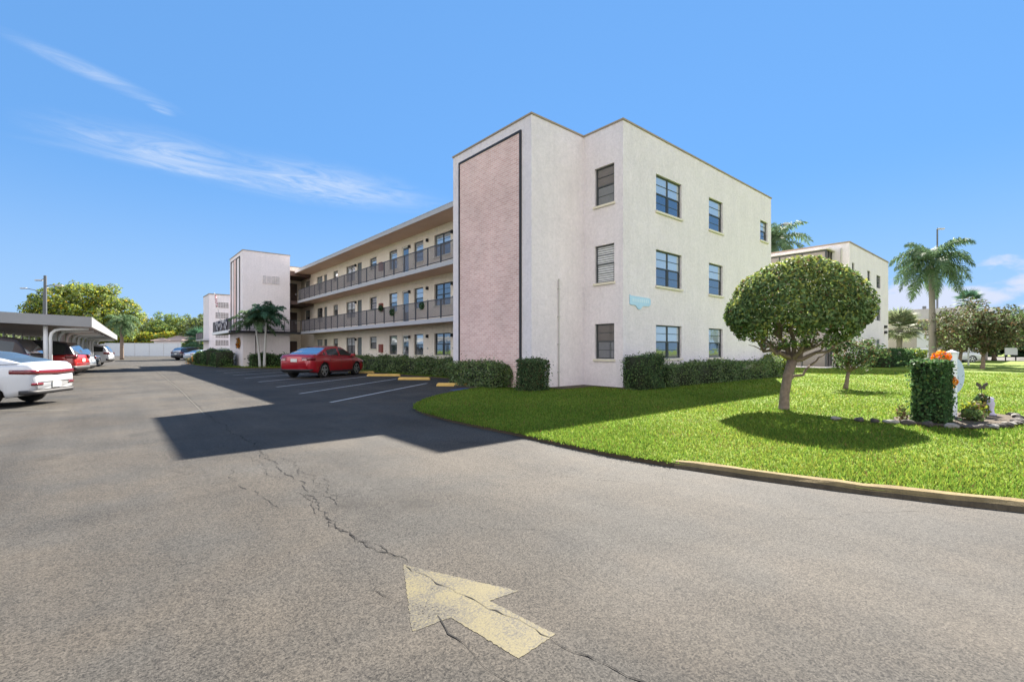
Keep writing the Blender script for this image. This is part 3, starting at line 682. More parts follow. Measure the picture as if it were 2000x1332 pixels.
# roof eave
mb = MB(); mb.box(XE, XW + 10, 16.60, 44.0, 8.25, 8.42); mb.build('eave', MT['soffit'], B1)
mb = MB(); mb.box(XE - 0.02, XE - 0.003, 16.60, 44.0, 8.24, 8.46); mb.box(XE - 0.03, XE + 0.12, 16.60, 44.0, 8.46, 8.50); mb.build('fascia', MT['fascia'], B1)
mb = MB(); mb.box(XW, XW + 10, 16.6, 46.9, 8.425, 8.6); mb.build('roof', MT['fascia'], B1)
for z, yend in ((2.98, 42.2), (5.71, 43.2)):
    mb = MB(); mb.box(XE, XW - 0.004, 16.60, yend, z - 0.17, z - 0.004, 0); s_ = mb.build('walkway', MT['soffit'], B1)
    mb = MB(); mb.box(XE - 0.03, XE - 0.003, 16.60, yend, z - 0.20, z + 0.02); mb.build('slab_edge', MT['slab_edge'], s_)
    # railing
    zt = z + 0.98
    mb = MB(); xr = XE + 0.05
    mb.box(xr - 0.025, xr + 0.025, 16.60, yend, zt - 0.04, zt); mb.box(xr - 0.018, xr + 0.018, 16.60, yend, z + 0.08, z + 0.12)
    rl = mb.build('railing', MT['rail'], B1)
    mb = MB(); y = 16.66
    while y < yend:
        mb.box(xr - 0.005, xr + 0.005, y, y + 0.018, z + 0.12, zt - 0.04); y += 0.055
    mb.build('pickets', MT['picket'], rl)
    y = 17.3
    while y < yend + 0.1:
        mb = MB(); mb.box(xr - 0.03, xr + 0.03, y - 0.025, y + 0.025, z - 0.0, zt - 0.04); mb.build('post', MT['rail'], rl); y += 1.27
for hy, hz2, nm in ((26.45, 3.93, 'dark potted plant hung on the middle deck rail, farthest of three'), (24.95, 3.6, 'dark bushy plant hung on the middle deck rail, between the other two'), (21.55, 3.72, 'small dark wreath hung on the middle deck rail nearest the brick panel')):
    RAILPOTS.append((hy, hz2, nm))
# return at the stair tower: dark slabs, end wall with brown doors
mb = MB(); wall(mb, FY(47.0), 11.2, XW, 0, 9.3, [(12.62, 13.36, z, z + 2.0) for z in (0.25, 2.98, 5.71)]); mb.build('wall', MT['stucco_cream'], B1)
for z in (0.25, 2.98, 5.71): door(FY(47.0), 12.62, 13.36, z + 0.01, z + 2.0, B1, 'door_brown', frm='win_frame')
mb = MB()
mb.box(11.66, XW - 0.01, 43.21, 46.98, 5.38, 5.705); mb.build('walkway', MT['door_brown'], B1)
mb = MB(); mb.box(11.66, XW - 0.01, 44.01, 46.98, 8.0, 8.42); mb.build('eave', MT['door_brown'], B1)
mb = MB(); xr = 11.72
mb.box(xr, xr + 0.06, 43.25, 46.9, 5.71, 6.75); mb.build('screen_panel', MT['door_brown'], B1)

# stair tower
TX1, TX2, TY1, TY2 = 8.03, 11.62, 43.0, 48.4
mb = MB()
mb.quad((TX1, TY1, 0), (TX2, TY1, 0), (TX2, TY1, ZT), (TX1, TY1, ZT)); mb.quad((TX1, TY1, 0), (TX1, TY2, 0), (TX1, TY2, ZT), (TX1, TY1, ZT))
mb.quad((TX2, TY1, 0), (TX2, TY2, 0), (TX2, TY2, ZT), (TX2, TY1, ZT)); mb.quad((TX1, TY2, 0), (TX2, TY2, 0), (TX2, TY2, ZT), (TX1, TY2, ZT))
mb.quad((TX1, TY1, ZT - 0.2), (TX2, TY1, ZT - 0.2), (TX2, TY2, ZT - 0.2), (TX1, TY2, ZT - 0.2))
tw = mb.build('stair_tower', MT['stucco'], B1)
coping([(TX1, TY1), (TX2, TY1), (TX2, TY2), (TX1, TY2)], ZT, parent=tw)
coping([(TX2 + 0.05, 47.0), (24, 47.0), (24, 55), (TX2 + 0.05, 55)], 9.3, parent=tw)
mb = MB(); mb.quad((24, 47, 0), (24, 55, 0), (24, 55, 9.3), (24, 47, 9.3)); mb.quad((24, 55, 0), (TX2, 55, 0), (TX2, 55, 9.3), (24, 55, 9.3)); mb.quad((TX2, 55, 0), (TX2, TY2, 0), (TX2, TY2, 9.3), (TX2, 55, 9.3)); mb.quad((XW, 47, 8.0), (24, 47, 8.0), (24, 47, 9.3), (XW, 47, 9.3)); mb.quad((TX2, 47, 9.1), (24, 47, 9.1), (24, 55, 9.1), (TX2, 55, 9.1))
mb.build('wall', MT['stucco'], B1)
t = FX(TX1)
mb = MB(); mb.box(45.45, 46.35, 0.004, 0.05, 3.0, 9.15, 0, t); mb.build('brick_panel', MT['brick'], tw)
mb = MB(); mb.box(44.0, 44.1, 0.004, 0.06, 3.0, 9.2, 0, t); mb.box(47.65, 47.75, 0.004, 0.06, 3.0, 9.2, 0, t); mb.box(44.1, 47.65, 0.004, 0.06, 9.15, 9.2, 0, t); mb.box(45.35, 45.44, 0.004, 0.06, 3.0, 9.14, 0, t); mb.box(46.36, 46.45, 0.004, 0.06, 3.0, 9.14, 0, t); mb.build('panel_frame', MT['frame_black'], tw)
def block_grille(T, u0, u1, z0, z1, nu, nz, parent, m1='screen_dark', m2='stucco'):
    """decorative concrete block grille: dark recess behind a grid of thin webs"""
    mb = MB(); mb.box(u0, u1, 0.004, 0.012, z0, z1, 1, T); w = 0.035
    for i in range(nu + 1):
        u = u0 + (u1 - u0) * i / nu; mb.box(u - w / 2, u + w / 2, 0.012, 0.05, z0, z1, 0, T)
    for j in range(nz + 1):
        z = z0 + (z1 - z0) * j / nz; mb.box(u0, u1, 0.0125, 0.047, z - w / 2, z + w / 2, 0, T)
    return mb.build('vent_grille', [MT[m2], MT[m1]], parent)
for k in range(4): block_grille(FY(TY1), 9.50 + k * 0.335, 9.50 + k * 0.335 + 0.27, 7.0, 7.63, 3, 6, tw, 'fascia')
mb = MB(); mb.box(8.95, 9.0, 0.004, 0.03, 0.2, 2.6, 0, FY(TY1)); mb.build('conduit', MT['frame_black'], tw)
# level-two deck round the tower
dk = MB(); dk.prism([(7.05, 42.25), (XW - 0.01, 42.25), (XW - 0.01, 42.95), (11.7, 42.97), (8.0, 42.97), (8.0, 51), (7.05, 51)], 2.80, 2.975)
D_ = dk.build('walkway', MT['frame_black'], B1)
dk = MB(); dk.box(7.0, 7.045, 43.0, 51, 2.80, 3.02); dk.build('gutter', MT['white_trim'], D_)
def rail_run(p0, p1, z, parent, spacing=1.25, pick=0.07):
    p0, p1 = Vector((*p0, 0)), Vector((*p1, 0)); U = (p1 - p0).normalized(); Nn = Vector((U.y, -U.x, 0)); T = frame(p0, U, Nn); l = (p1 - p0).length
    mb = MB(); mb.box(0, l, -0.025, 0.025, z + 0.94, z + 0.98, 0, T); mb.box(0, l, -0.018, 0.018, z + 0.08, z + 0.12, 0, T); r_ = mb.build('railing', MT['rail'], parent)
    mb = MB(); u = 0.03
    while u < l: mb.box(u, u + 0.018, -0.008, 0.008, z + 0.12, z + 0.94, 0, T); u += pick
    mb.build('pickets', MT['picket'], r_)
    u = 0.0
    while u <= l + 0.01: mb = MB(); mb.box(u - 0.025, u + 0.025, -0.03, 0.03, z, z + 0.94, 0, T); mb.build('post', MT['rail'], r_); u += spacing
    return r_
rail_run((7.1, 42.32), (12.3, 42.32), 2.98, D_, 1.3, 0.11); rail_run((7.1, 50.9), (7.1, 42.4), 2.98, D_, 1.4, 0.11)

# things on the tower deck
def cloth(name, T, u0, u1, z0, z1, colsrows, m, label, cat, ripple=0.05):
    o = thing(name, label, cat, T((u0 + u1) / 2, 0, z0)); return o
# flag
FG = thing('flag', 'small faded red and white striped flag on a slanted pole above the deck rail', 'flag', (7.1, 48.0, 4.0))
mb = MB(); mb.tube([(7.12, 47.2, 3.9), (7.0, 49.6, 6.6)], 0.025, 6); mb.build('pole', MT['pole_pale'], FG)
mb = MB()
for j in range(7):
    for i in range(8):
        def P(i, j): u = i / 8; w = j / 7; return (7.02 + 0.08 * math.sin(6 * u) - 0.02, 49.5 - 0.35 * w - 1.5 * u, 6.45 - 0.35 * w * 2.2 - 0.5 * u)
        mb.quad(P(i, j), P(i + 1, j), P(i + 1, j + 1), P(i, j + 1), j % 2)
o = mb.build('cloth', [MT['flag_red'], MT['flag_white']], FG, fix=False); sm = o.modifiers.new('s', 'SOLIDIFY'); sm.thickness = 0.01
BN = thing('bunting', 'dark and white chequered fan bunting draped on the corner deck railing', 'bunting', (6.98, 46, 3.1))
mb = MB()
for k in range(3):
    cy = 44.2 + k * 1.9
    for a in range(8):
        a0, a1 = math.pi * a / 8, math.pi * (a + 1) / 8
        for r0, r1, c in ((0.05, 0.45, (a + k) % 2), (0.45, 0.85, (a + k + 1) % 2)):
            mb.quad((6.99, cy + r0 * math.cos(a0), 3.95 - r0 * math.sin(a0)), (6.99, cy + r1 * math.cos(a0), 3.95 - r1 * math.sin(a0)), (6.97, cy + r1 * math.cos(a1), 3.95 - r1 * math.sin(a1)), (6.97, cy + r0 * math.cos(a1), 3.95 - r0 * math.sin(a1)), c)
o = mb.build('cloth', [MT['cloth_dark'], MT['flag_white']], BN, fix=False); sm = o.modifiers.new('s', 'SOLIDIFY'); sm.thickness = 0.008

# ------------------------------------------------------------------ second building beyond the tower
B2 = thing('apartment_building', 'farther off white apartment block with grilled stair tower, behind the first tower', 'building', (10.6, 79.5, 0))
mb = MB(); x0, x1, y0, y1 = 10.56, 13.6, 79.5, 85
for a, b in (((x0, y0), (x1, y0)), ((x0, y0), (x0, y1)), ((x1, y0), (x1, y1)), ((x0, y1), (x1, y1))): mb.quad((*a, 0), (*b, 0), (*b, 9.5), (*a, 9.5))
mb.quad((x0, y0, 9.4), (x1, y0, 9.4), (x1, y1, 9.4), (x0, y1, 9.4)); mb.build('wall', MT['stucco'], B2)
mb = MB(); mb.box(x1 + 0.01, 24, 79.52, 84.9, 0, 8.9); mb.build('wall', MT['stucco_cream'], B2)
coping([(x0, y0), (x1, y0), (x1, y1), (x0, y1)], 9.5, parent=B2, h=0.15)
for z0, z1 in ((7.6, 8.4), (6.05, 6.9), (3.2, 3.85), (2.1, 2.9)): block_grille(FY(79.5), 11.35, 13.0, z0, z1, 8, 4, B2)
mb = MB(); mb.box(9.7, 10.5, 79, 86, 2.8, 3.0); mb.build('walkway', MT['slab_edge'], B2)
rr = rail_run((9.75, 86), (9.75, 79), 3.0, B2, 1.6, 0.14)

# ------------------------------------------------------------------ building at the right, behind the round tree
B3 = thing('apartment_building', 'white three storey block behind the round lawn tree with enclosed bronze balconies', 'building', (42.3, 10.1, 0))
bw = [(43.0, 43.65, 7.25, 8.12), (47.5, 48.45, 6.9, 8.02), (50.56, 52.0, 6.85, 7.96), (43.0, 43.65, 4.4, 5.27), (47.5, 48.45, 4.05, 5.17), (50.56, 52.0, 4.0, 5.15), (47.5, 48.45, 1.2, 2.3), (50.56, 51.9, 0.15, 2.38)]
mb = MB(); wall(mb, FY(10.1), 42.3, 54.95, 0, ZT, bw, depth=0.12); wall(mb, FX(42.3), 10.1, 40, 0, ZT)
mb.quad((54.95, 10.1, 0), (54.95, 40, 0), (54.95, 40, ZT), (54.95, 10.1, ZT)); mb.quad((42.3, 40, 0), (54.95, 40, 0), (54.95, 40, ZT), (42.3, 40, ZT)); mb.quad((42.3, 10.1, ZT - 0.2), (54.95, 10.1, ZT - 0.2), (54.95, 40, ZT - 0.2), (42.3, 40, ZT - 0.2))
mb.build('wall', MT['stucco'], B3); coping([(42.3, 10.1), (54.95, 10.1), (54.95, 40), (42.3, 40)], ZT, parent=B3, h=0.12)
for a, b, c, d in bw[:-1]: window(FY(10.1), a, b, c, d, B3, double=(b - a) > 1.2, depth=0.12, hi='glass_lo', sill=False)
door(FY(10.1), *bw[-1][:2], 0.16, 2.38, B3)
for z in (2.9, 3.4): mb = MB(); mb.box(53.3, 53.6, 0.004, 0.2, z, z + 0.25, 0, FY(10.1)); mb.build('wall_lamp', MT['lamp_black'], B3)
mb = MB(); mb.tube([(42.22, 10.6, 0.1), (42.22, 10.6, 9.2)], 0.05, 8); mb.build('downspout', MT['pipe'], B3)
xb = 40.9
bal = MB(); bal.box(xb - 0.25, 42.29, 11.0, 24, 9.0, 9.16)
for z in (0.0, 3.0, 6.0): bal.box(xb, 42.29, 11.2, 24, z + 0.01, z + 0.9 if z else 0.15)
bc = bal.build('balcony', MT['stucco'], B3)
for z0, z1 in ((0.16, 3.0), (3.91, 6.0), (6.91, 8.99)):
    y = 11.2; k = 0
    while y < 23.9:
        mb = MB(); w = 1.62; T = FX(xb + 0.06)
        mb.box(y, y + 0.09, -0.05, 0.05, z0, z1, 0, T); mb.box(y + 0.09, y + w, -0.05, 0.05, z1 - 0.1, z1, 0, T)
        fr = mb.build('balcony_window', MT['win_frame'], bc)
        mb = MB(); mb.quad(T(y + 0.09, 0, z0), T(y + w, 0, z0), T(y + w, 0, z1 - 0.1), T(y + 0.09, 0, z1 - 0.1)); mb.build('pane', MT['screen' if z0 > 1 else 'screen_dark'], fr)
        y += w; k += 1
    mb = MB(); T = FY(11.26); mb.box(xb, xb + 0.09, -0.05, 0.05, z0, z1, 0, T); mb.box(42.2, 42.28, -0.05, 0.05, z0, z1, 0, T); mb.box(xb + 0.65, xb + 0.72, -0.05, 0.05, z0, z1, 0, T); fr = mb.build('balcony_window', MT['win_frame'], bc)
    mb = MB(); mb.quad(T(xb + 0.09, 0, z0), T(42.2, 0, z0), T(42.2, 0, z1), T(xb + 0.09, 0, z1)); mb.build('pane', MT['screen_dark'], fr)

# far low beige building
B4 = thing('apartment_building', 'low beige two storey building with pale mansard band behind the fan palm', 'building', (75, 8, 0))
mb = MB(); X = 75.0
wall(mb, FX(X), 6.2, 22, 0, 5.1, [(10.0, 10.94, 3.76, 4.92)], depth=0.15)
for a, b in (((X, 22), (95, 22)), ((95, 22), (95, 6.2)), ((95, 6.2), (X, 6.2))): mb.quad((*a, 0), (*b, 0), (*b, 5.1), (*a, 5.1))
mb.build('wall', MT['stucco_beige'], B4)
window(FX(X), 10.0, 10.94, 3.76, 4.92, B4, depth=0.15, hi='glass_hi', sill=False, muntin=False)
mb = MB(); mb.box(5.9, 22.3, -20.3, 0.35, 5.1, 5.2, 0, FX(X))
mb.v += [(X - 0.35, 5.9, 5.2), (X - 0.35, 22.3, 5.2), (X + 0.5, 21.5, 6.45), (X + 0.5, 6.7, 6.45), (95.3, 5.9, 5.2), (95.3, 22.3, 5.2), (94.5, 21.5, 6.45), (94.5, 6.7, 6.45)]
n = len(mb.v) - 8
for f_ in ((0, 1, 2, 3), (4, 7, 6, 5), (0, 3, 7, 4), (1, 5, 6, 2), (2, 6, 7, 3)): mb.f.append(tuple(n + i for i in f_)); mb.m.append(0)
mb.build('roof', MT['stucco_beige'], B4)
mb = MB(); mb.box(9.9, 11.0, 0.004, 0.05, 0.3, 3.6, 0, FX(X)); mb.build('wall_panel', MT['white_trim'], B4)
mb = MB(); mb.box(11.3, 16, 0.004, 0.06, 0.1, 1.2, 0, FX(X)); mb.build('garage_opening', MT['screen_dark'], B4)
mb = MB(); mb.tube([(80, 11, 6.4), (80, 11, 7.1)], 0.2, 8); mb.build('roof_vent', MT['pole'], B4)

# far wall on the left with the hedge above, and houses beyond
FW = thing('boundary_wall', 'long plain white boundary wall closing the far end of the drive', 'wall', (3, 142, 0))
a, b = Vector((-7.5, 151.4, 0)), Vector((14.8, 132.3, 0)); U = (b - a).normalized(); T = frame(a, U, Vector((U.y, -U.x, 0)) * 1); l = (b - a).length
mb = MB(); mb.box(0, l, -0.2, 0.0, 0, 3.0, 0, T); mb.box(-0.05, l + 0.05, -0.25, 0.05, 3.0, 3.1, 0, T); mb.build('wall', MT['wall_white'], FW)
for k in range(9):
    mb = MB(); u = 1.5 + k * 3.4; mb.box(u, u + 0.06, 0.002, 0.03, 0, 3.0, 0, T); mb.build('joint_strip', MT['fascia'], FW)
def house(label, p, w, d, z0, z1, rz, wm_, rm, win):
    h = thing('house', label, 'house', (*p, 0)); T = frame((*p, 0), (0.76, -0.65, 0), (-0.65, -0.76, 0))
    mb = MB(); mb.box(0, w, -d, 0, 0, z1, 0, T); mb.build('wall', wm_, h)
    mb = MB(); mb.box(-0.5, w + 0.5, -d - 0.5, 0.5, z1, z1 + 0.15, 0, T)
    n = len(mb.v); mb.v += [T(-0.5, 0.5, z1 + 0.15), T(w + 0.5, 0.5, z1 + 0.15), T(w - 1, -d * 0.5, rz), T(1, -d * 0.5, rz), T(-0.5, -d - 0.5, z1 + 0.15), T(w + 0.5, -d - 0.5, z1 + 0.15)]
    for f_ in ((0, 1, 2, 3), (4, 3, 2, 5), (0, 3, 4), (1, 5, 2)): mb.f.append(tuple(n + i for i in f_)); mb.m.append(0)
    mb.build('roof', rm, h)
    for u0, u1, a_, b_ in win:
        mb = MB(); mb.box(u0, u1, 0.004, 0.06, a_, b_, 0, T); f = mb.build('window', MT['win_frame'], h)
        mb = MB(); mb.box(u0 + 0.1, u1 - 0.1, 0.06, 0.07, a_ + 0.1, b_ - 0.1, 0, T); mb.build('pane', MT['glass_lo'], f)
house('low house with pinkish tiled roof showing over the hedge and wall', (7.5, 140), 9, 8, 0, 3.6, 5.0, MT['stucco'], MT['roof_tile'], [(1, 3, 1, 2.4)])
house('pale flat roofed house with dark window band beside the far palm', (13.5, 112), 11, 8, 0, 3.7, 4.1, MT['stucco'], MT['white_trim'], [(1, 8, 2.4, 3.3), (1, 3, 0.8, 1.8), (4, 8, 0.8, 1.8)])

# ------------------------------------------------------------------ carport
CP = thing('carport', 'long open carport with grey fascia roof on white posts beside the drive', 'carport', (-0.72, 27.2, 0))
def zc(x): return 2.40 + (-0.72 - x) * 0.035
mb = MB(); y0, y1, xa, xb_ = 27.2, 60.0, -0.72, -7.0
def cpz(x, dz): return zc(x) + dz
mb.v += [(xa, y0, cpz(xa, 0.02)), (xa, y1, cpz(xa, 0.02)), (xb_, y1, cpz(xb_, 0.02)), (xb_, y0, cpz(xb_, 0.02)), (xa, y0, cpz(xa, 0.30)), (xa, y1, cpz(xa, 0.30)), (xb_, y1, cpz(xb_, 0.30)), (xb_, y0, cpz(xb_, 0.30))]
for f_ in ((0, 1, 2, 3), (4, 5, 6, 7), (0, 4, 5, 1), (1, 5, 6, 2), (2, 6, 7, 3), (3, 7, 4, 0)): mb.f.append(f_); mb.m.append(0)
mb.build('roof', MT['carport_under'], CP)
mb = MB()
def slab4(p, q, h0, h1, th):
    p, q = Vector(p), Vector(q); d = (q - p); d.z = 0; d.normalize(); n = Vector((d.y, -d.x, 0)) * th
    v = [p + Vector((0, 0, h0)), q + Vector((0, 0, h0)), q + Vector((0, 0, h1)), p + Vector((0, 0, h1))]
    k = len(mb.v); mb.v += [tuple(x) for x in v] + [tuple(x + n) for x in v]
    for f_ in ((0, 1, 2, 3), (7, 6, 5, 4), (0, 4, 5, 1), (1, 5, 6, 2), (2, 6, 7, 3), (3, 7, 4, 0)): mb.f.append(tuple(k + i for i in f_)); mb.m.append(0)
slab4((xb_, y0 - 0.003, zc(xb_)), (xa, y0 - 0.003, zc(xa)), 0, 0.44, 0.03); slab4((xa + 0.003, y0, zc(xa)), (xa + 0.003, y1, zc(xa)), 0, 0.44, 0.03)
mb.build('fascia', MT['carport_roof'], CP)
k = 0; y = y0 + 0.35
while y < y1:
    mb = MB(); mb.tube([(-2.15, y, 0.0), (-2.15, y, zc(-2.15) - 0.02)], 0.075, 10)
    ps = mb.build('post', MT['metal_white'], CP, smooth=True)
    mb = MB(); mb.tube([(-2.0, y, 0), (-2.0, y, 1.95), (-1.97, y, 2.12), (-1.86, y, 2.24), (-1.7, y, 2.29), (-0.8, y, 2.33)], [0.06] * 6, 10); mb.build('beam', MT['metal_white'], ps, smooth=True)
    mb = MB(); mb.tube([(-5.6, y, 0), (-5.6, y, zc(-5.6) - 0.02)], 0.06, 8); mb.build('post', MT['metal_white'], CP, smooth=True)
    y += 2.95
CP.rotation_euler = (0, 0, -R(1.8))

# ------------------------------------------------------------------ cars
def interp(pts, x):
    if x <= pts[0][0]: return pts[0][1]
    for (a, va), (b, vb) in zip(pts, pts[1:]):
        if x <= b:
            t = (x - a) / (b - a); t = t * t * (3 - 2 * t) * 0.35 + t * 0.65
            return va + (vb - va) * t
    return pts[-1][1]
CARS = {
 'sedan': dict(L=4.62, W=0.90, wb=1.34, R=0.325, zt=[(-2.31, .84), (-2.27, .98), (-2.15, 1.05), (-1.6, 1.06), (-.6, .98), (.95, .96), (1.5, .90), (2.0, .80), (2.22, .68), (2.31, .52)],
    w=[(-2.31, .62), (-2.22, .76), (-2.0, .86), (-1.4, .9), (1.4, .9), (1.95, .85), (2.2, .70), (2.31, .52)], zb=[(-2.31, .40), (-2.2, .30), (-1.8, .22), (1.8, .20), (2.31, .26)],
    cab=(-1.85, 1.22), zr=[(-1.85, 1.03), (-1.45, 1.17), (-.95, 1.35), (-.5, 1.42), (.0, 1.44), (.35, 1.40), (.75, 1.22), (1.22, .95)], pil=[(-1.22, -1.08), (-.16, -.06)], top=(-.88, .42), side=(-1.38, .98)),
 'fast': dict(L=4.70, W=0.91, wb=1.36, R=0.34, zt=[(-2.35, .78), (-2.33, .98), (-2.25, 1.09), (-1.7, 1.07), (-.6, .97), (1.0, .95), (1.6, .88), (2.1, .76), (2.35, .52)],
    w=[(-2.35, .68), (-2.27, .80), (-2.05, .87), (-1.4, .91), (1.4, .91), (1.95, .86), (2.25, .68), (2.35, .52)], zb=[(-2.35, .42), (-2.2, .30), (-1.8, .22), (1.8, .20), (2.35, .26)],
    cab=(-2.05, 1.25), zr=[(-2.05, 1.08), (-1.6, 1.20), (-1.0, 1.36), (-.5, 1.42), (.0, 1.43), (.35, 1.39), (.75, 1.22), (1.25, .94)], pil=[(-1.12, -1.02), (-.10, .0)], top=(-.95, .42), side=(-1.42, 1.0)),
 'suv': dict(L=4.75, W=0.93, wb=1.36, R=0.37, zt=[(-2.37, .85), (-2.33, 1.02), (-2.25, 1.12), (-.6, 1.08), (.95, 1.06), (1.5, 1.02), (2.05, .93), (2.28, .78), (2.37, .55)],
    w=[(-2.37, .78), (-2.28, .86), (-2.0, .91), (-1.4, .93), (1.4, .93), (1.95, .90), (2.25, .76), (2.37, .62)], zb=[(-2.37, .45), (-2.2, .34), (-1.8, .28), (1.8, .26), (2.37, .34)],
    cab=(-2.30, 1.30), zr=[(-2.30, 1.10), (-2.18, 1.38), (-1.98, 1.60), (-1.5, 1.68), (-.5, 1.72), (.0, 1.72), (.35, 1.66), (.8, 1.40), (1.30, 1.05)], pil=[(-1.28, -1.18), (-.16, -.06)], top=(-1.96, .38), side=(-2.0, 1.02)),
}
def car(kind, name, label, cat, paintm, loc, heading, group=None, scale=1.0, rear='normal', tilt=0, roofm=None, rw='car_glass_rear'):
    P = CARS[kind]; Lh = P['L'] / 2; root = thing(name, label, cat, (0, 0, 0), group)
    Rw = P['R']; Ra = Rw + 0.055
    xs = sorted(set([round(-Lh + P['L'] * i / 70, 4) for i in range(71)] + [-Lh + .02, Lh - .02]))
    mb = MB(); rings = []
    for x in xs:
        zt, w, zb = interp(P['zt'], x), interp(P['w'], x), interp(P['zb'], x)
        za = 0
        for xc in (-P['wb'], P['wb']):
            if abs(x - xc) < Ra: za = max(za, Rw + math.sqrt(Ra * Ra - (x - xc) ** 2))
        zl = max(zb, za)
        mid = zt - 0.30
        h = [(0, zt + .025), (.45 * w, zt + .02), (.80 * w, zt + .0), (.92 * w, zt - .035), (.975 * w, zt - .10), (w * .985, zt - .17), (w * 1.0, max(zl, zt - .28)), (w * 1.0, max(zl, zt - .42)), (w * .985, max(zl, zb + .14)), (w * .95, zl), (w * .62, zl), (w * .62, zb), (0, zb)]
        rings.append([(x, y, z) for y, z in h] + [(x, -y, z) for y, z in reversed(h[1:-1])])
    k = len(rings[0])
    for r in rings: mb.v += r
    for i in range(len(rings) - 1):
        for j in range(k): mb.f.append((i * k + j, i * k + (j + 1) % k, (i + 1) * k + (j + 1) % k, (i + 1) * k + j)); mb.m.append(1 if j in (9, 10, 11, 12, 13, 14) else 0)
    mb.f.append(tuple(range(k))); mb.m.append(0); mb.f.append(tuple((len(rings) - 1) * k + j for j in range(k))); mb.m.append(0)
    body = mb.build('body', [paintm, MT['car_trim']], root, smooth=True)
    # cabin
    x0, x1 = P['cab']; n = 46; G = {'roof': MB(), 'ws': MB(), 'rw': MB()}; SW = {}
    def ring(x):
        zr = interp(P['zr'], x); zb = interp(P['zt'], x) - 0.02; w = interp(P['w'], x) * .93; h = max(zr - zb, 0.0)
        wr = w - 0.42 * h
        pts = [(0, zr + .02), (.5 * wr, zr + .014), (.86 * wr, zr), (wr, zr - min(.05, .3 * h))]
        z3 = pts[-1][1]
        for f in (.10, .88, 1.0): pts.append((wr + (w - wr) * f, z3 + (zb - z3) * f))
        return [(x, y, z) for y, z in pts]
    xs2 = [x0 + (x1 - x0) * i / n for i in range(n + 1)]
    for i in range(n):
        a, b = ring(xs2[i]), ring(xs2[i + 1]); xm = (xs2[i] + xs2[i + 1]) / 2
        for j in range(6):
            if j < 2: g = 'ws' if xm > P['top'][1] else ('rw' if xm < P['top'][0] else 'roof')
            elif j == 4 and P['side'][0] < xm < P['side'][1] and not any(p < xm < q for p, q in P['pil']): g = 'sw'
            else: g = 'roof'
            q1 = [a[j], b[j], b[j + 1], a[j + 1]]; q2 = [(x, -y, z) for x, y, z in q1]
            if g == 'sw':
                b_ = sum(1 for p, q in P['pil'] if xm > q)
                for sgn, qq in ((1, q1), (-1, q2)): SW.setdefault((sgn, b_), MB()).quad(*qq)
            else: G[g].quad(*q1); G[g].quad(*q2)
    for g in G.values():
        bm = None
    def weld(o, d=0.0005):
        bm = bmesh.new(); bm.from_mesh(o.data); bmesh.ops.remove_doubles(bm, verts=bm.verts, dist=d); bmesh.ops.recalc_face_normals(bm, faces=bm.faces); bm.to_mesh(o.data); bm.free()
        o.data.polygons.foreach_set('use_smooth', [True] * len(o.data.polygons)); return o
    weld(G['roof'].build('roof', MT[roofm] if roofm else paintm, root)); weld(G['ws'].build('windscreen', MT['car_glass'], root)); weld(G['rw'].build('rear_window', MT[rw], root))
    for g in SW.values():
        if g.f: weld(g.build('side_window', MT['car_glass'], root))
    # wheels
    wheel_w = 0.21
    for xc in (-P['wb'], P['wb']):
        for s in (-1, 1):
            yo = s * (P['W'] - .03)
            T = lambda x, y, z, xc=xc, s=s, yo=yo: (xc + x, yo - s * z, Rw + y)
            m = MB(); m.lathe([(Rw - .09, 0.012), (Rw - .02, 0.0), (Rw, .03), (Rw, wheel_w - .03), (Rw - .03, wheel_w), (0.0, wheel_w)], n=28, T=T); wh = m.build('wheel', MT['tyre'], root, smooth=True)
            m = MB(); rr = Rw - .09; m.lathe([(rr, 0.008), (rr - .025, .006), (rr - .03, .05), (0, .055)], n=28, m=1, T=T); m.lathe([(0, .0), (.055, .004), (.06, .05)], n=12, T=T)
            for q in range(5):
                a = 2 * math.pi * q / 5 + .3
                ca, sa = math.cos(a), math.sin(a)
                def T2(u, v, z, ca=ca, sa=sa): return T(ca * u - sa * v, sa * u + ca * v, z)
                m.box(.04, rr - .01, -.035, .035, .008, .035, 0, T2)
            m.lathe([(rr + .004, .006), (rr - .025, .003), (rr - .025, .03)], n=28, m=0, T=T)
            m.build('rim', [MT['rim'], MT['car_trim']], wh)
    # plan ribbon: patches that hug the rear or the nose
    def ribbon(nm, mt, z0, z1, y0, y1, off=.008, end=-1, parent=root, n=16, wrap=0.0, zs=0.0):
        m = MB(); pts = []
        plan = [(x, interp(P['w'], x)) for x in xs]
        plan = plan if end < 0 else plan[::-1]
        # contour from centre outwards: first across the end cap, then along the side
        cont = [(end * Lh, 0.0)] + [(x, w) for x, w in plan]
        d = [0]
        for (xa, ya), (xb, yb) in zip(cont, cont[1:]): d.append(d[-1] + math.hypot(xb - xa, yb - ya))
        def at(s):
            for i in range(len(d) - 1):
                if s <= d[i + 1]:
                    t = (s - d[i]) / max(1e-6, d[i + 1] - d[i]); x = cont[i][0] + (cont[i + 1][0] - cont[i][0]) * t; y = cont[i][1] + (cont[i + 1][1] - cont[i][1]) * t; return x, y
            return cont[-1]
        for sg in (1, -1):
            row = []
            for i in range(n + 1):
                s = y0 + (y1 - y0) * i / n; x, y = at(s); row.append((x + end * off, sg * (y + off * (1 if s > .6 else 0)), zs * i / n))
            for i in range(n):
                a, b = row[i], row[i + 1]; m.quad((a[0], a[1], z0 + a[2]), (b[0], b[1], z0 + b[2]), (b[0], b[1], z1 + .3 * b[2]), (a[0], a[1], z1 + .3 * a[2]))
        o = m.build(nm, mt, parent, smooth=True); weld(o); sdm = o.modifiers.new('s', 'SOLIDIFY'); sdm.thickness = .012; sdm.offset = 0
        return o
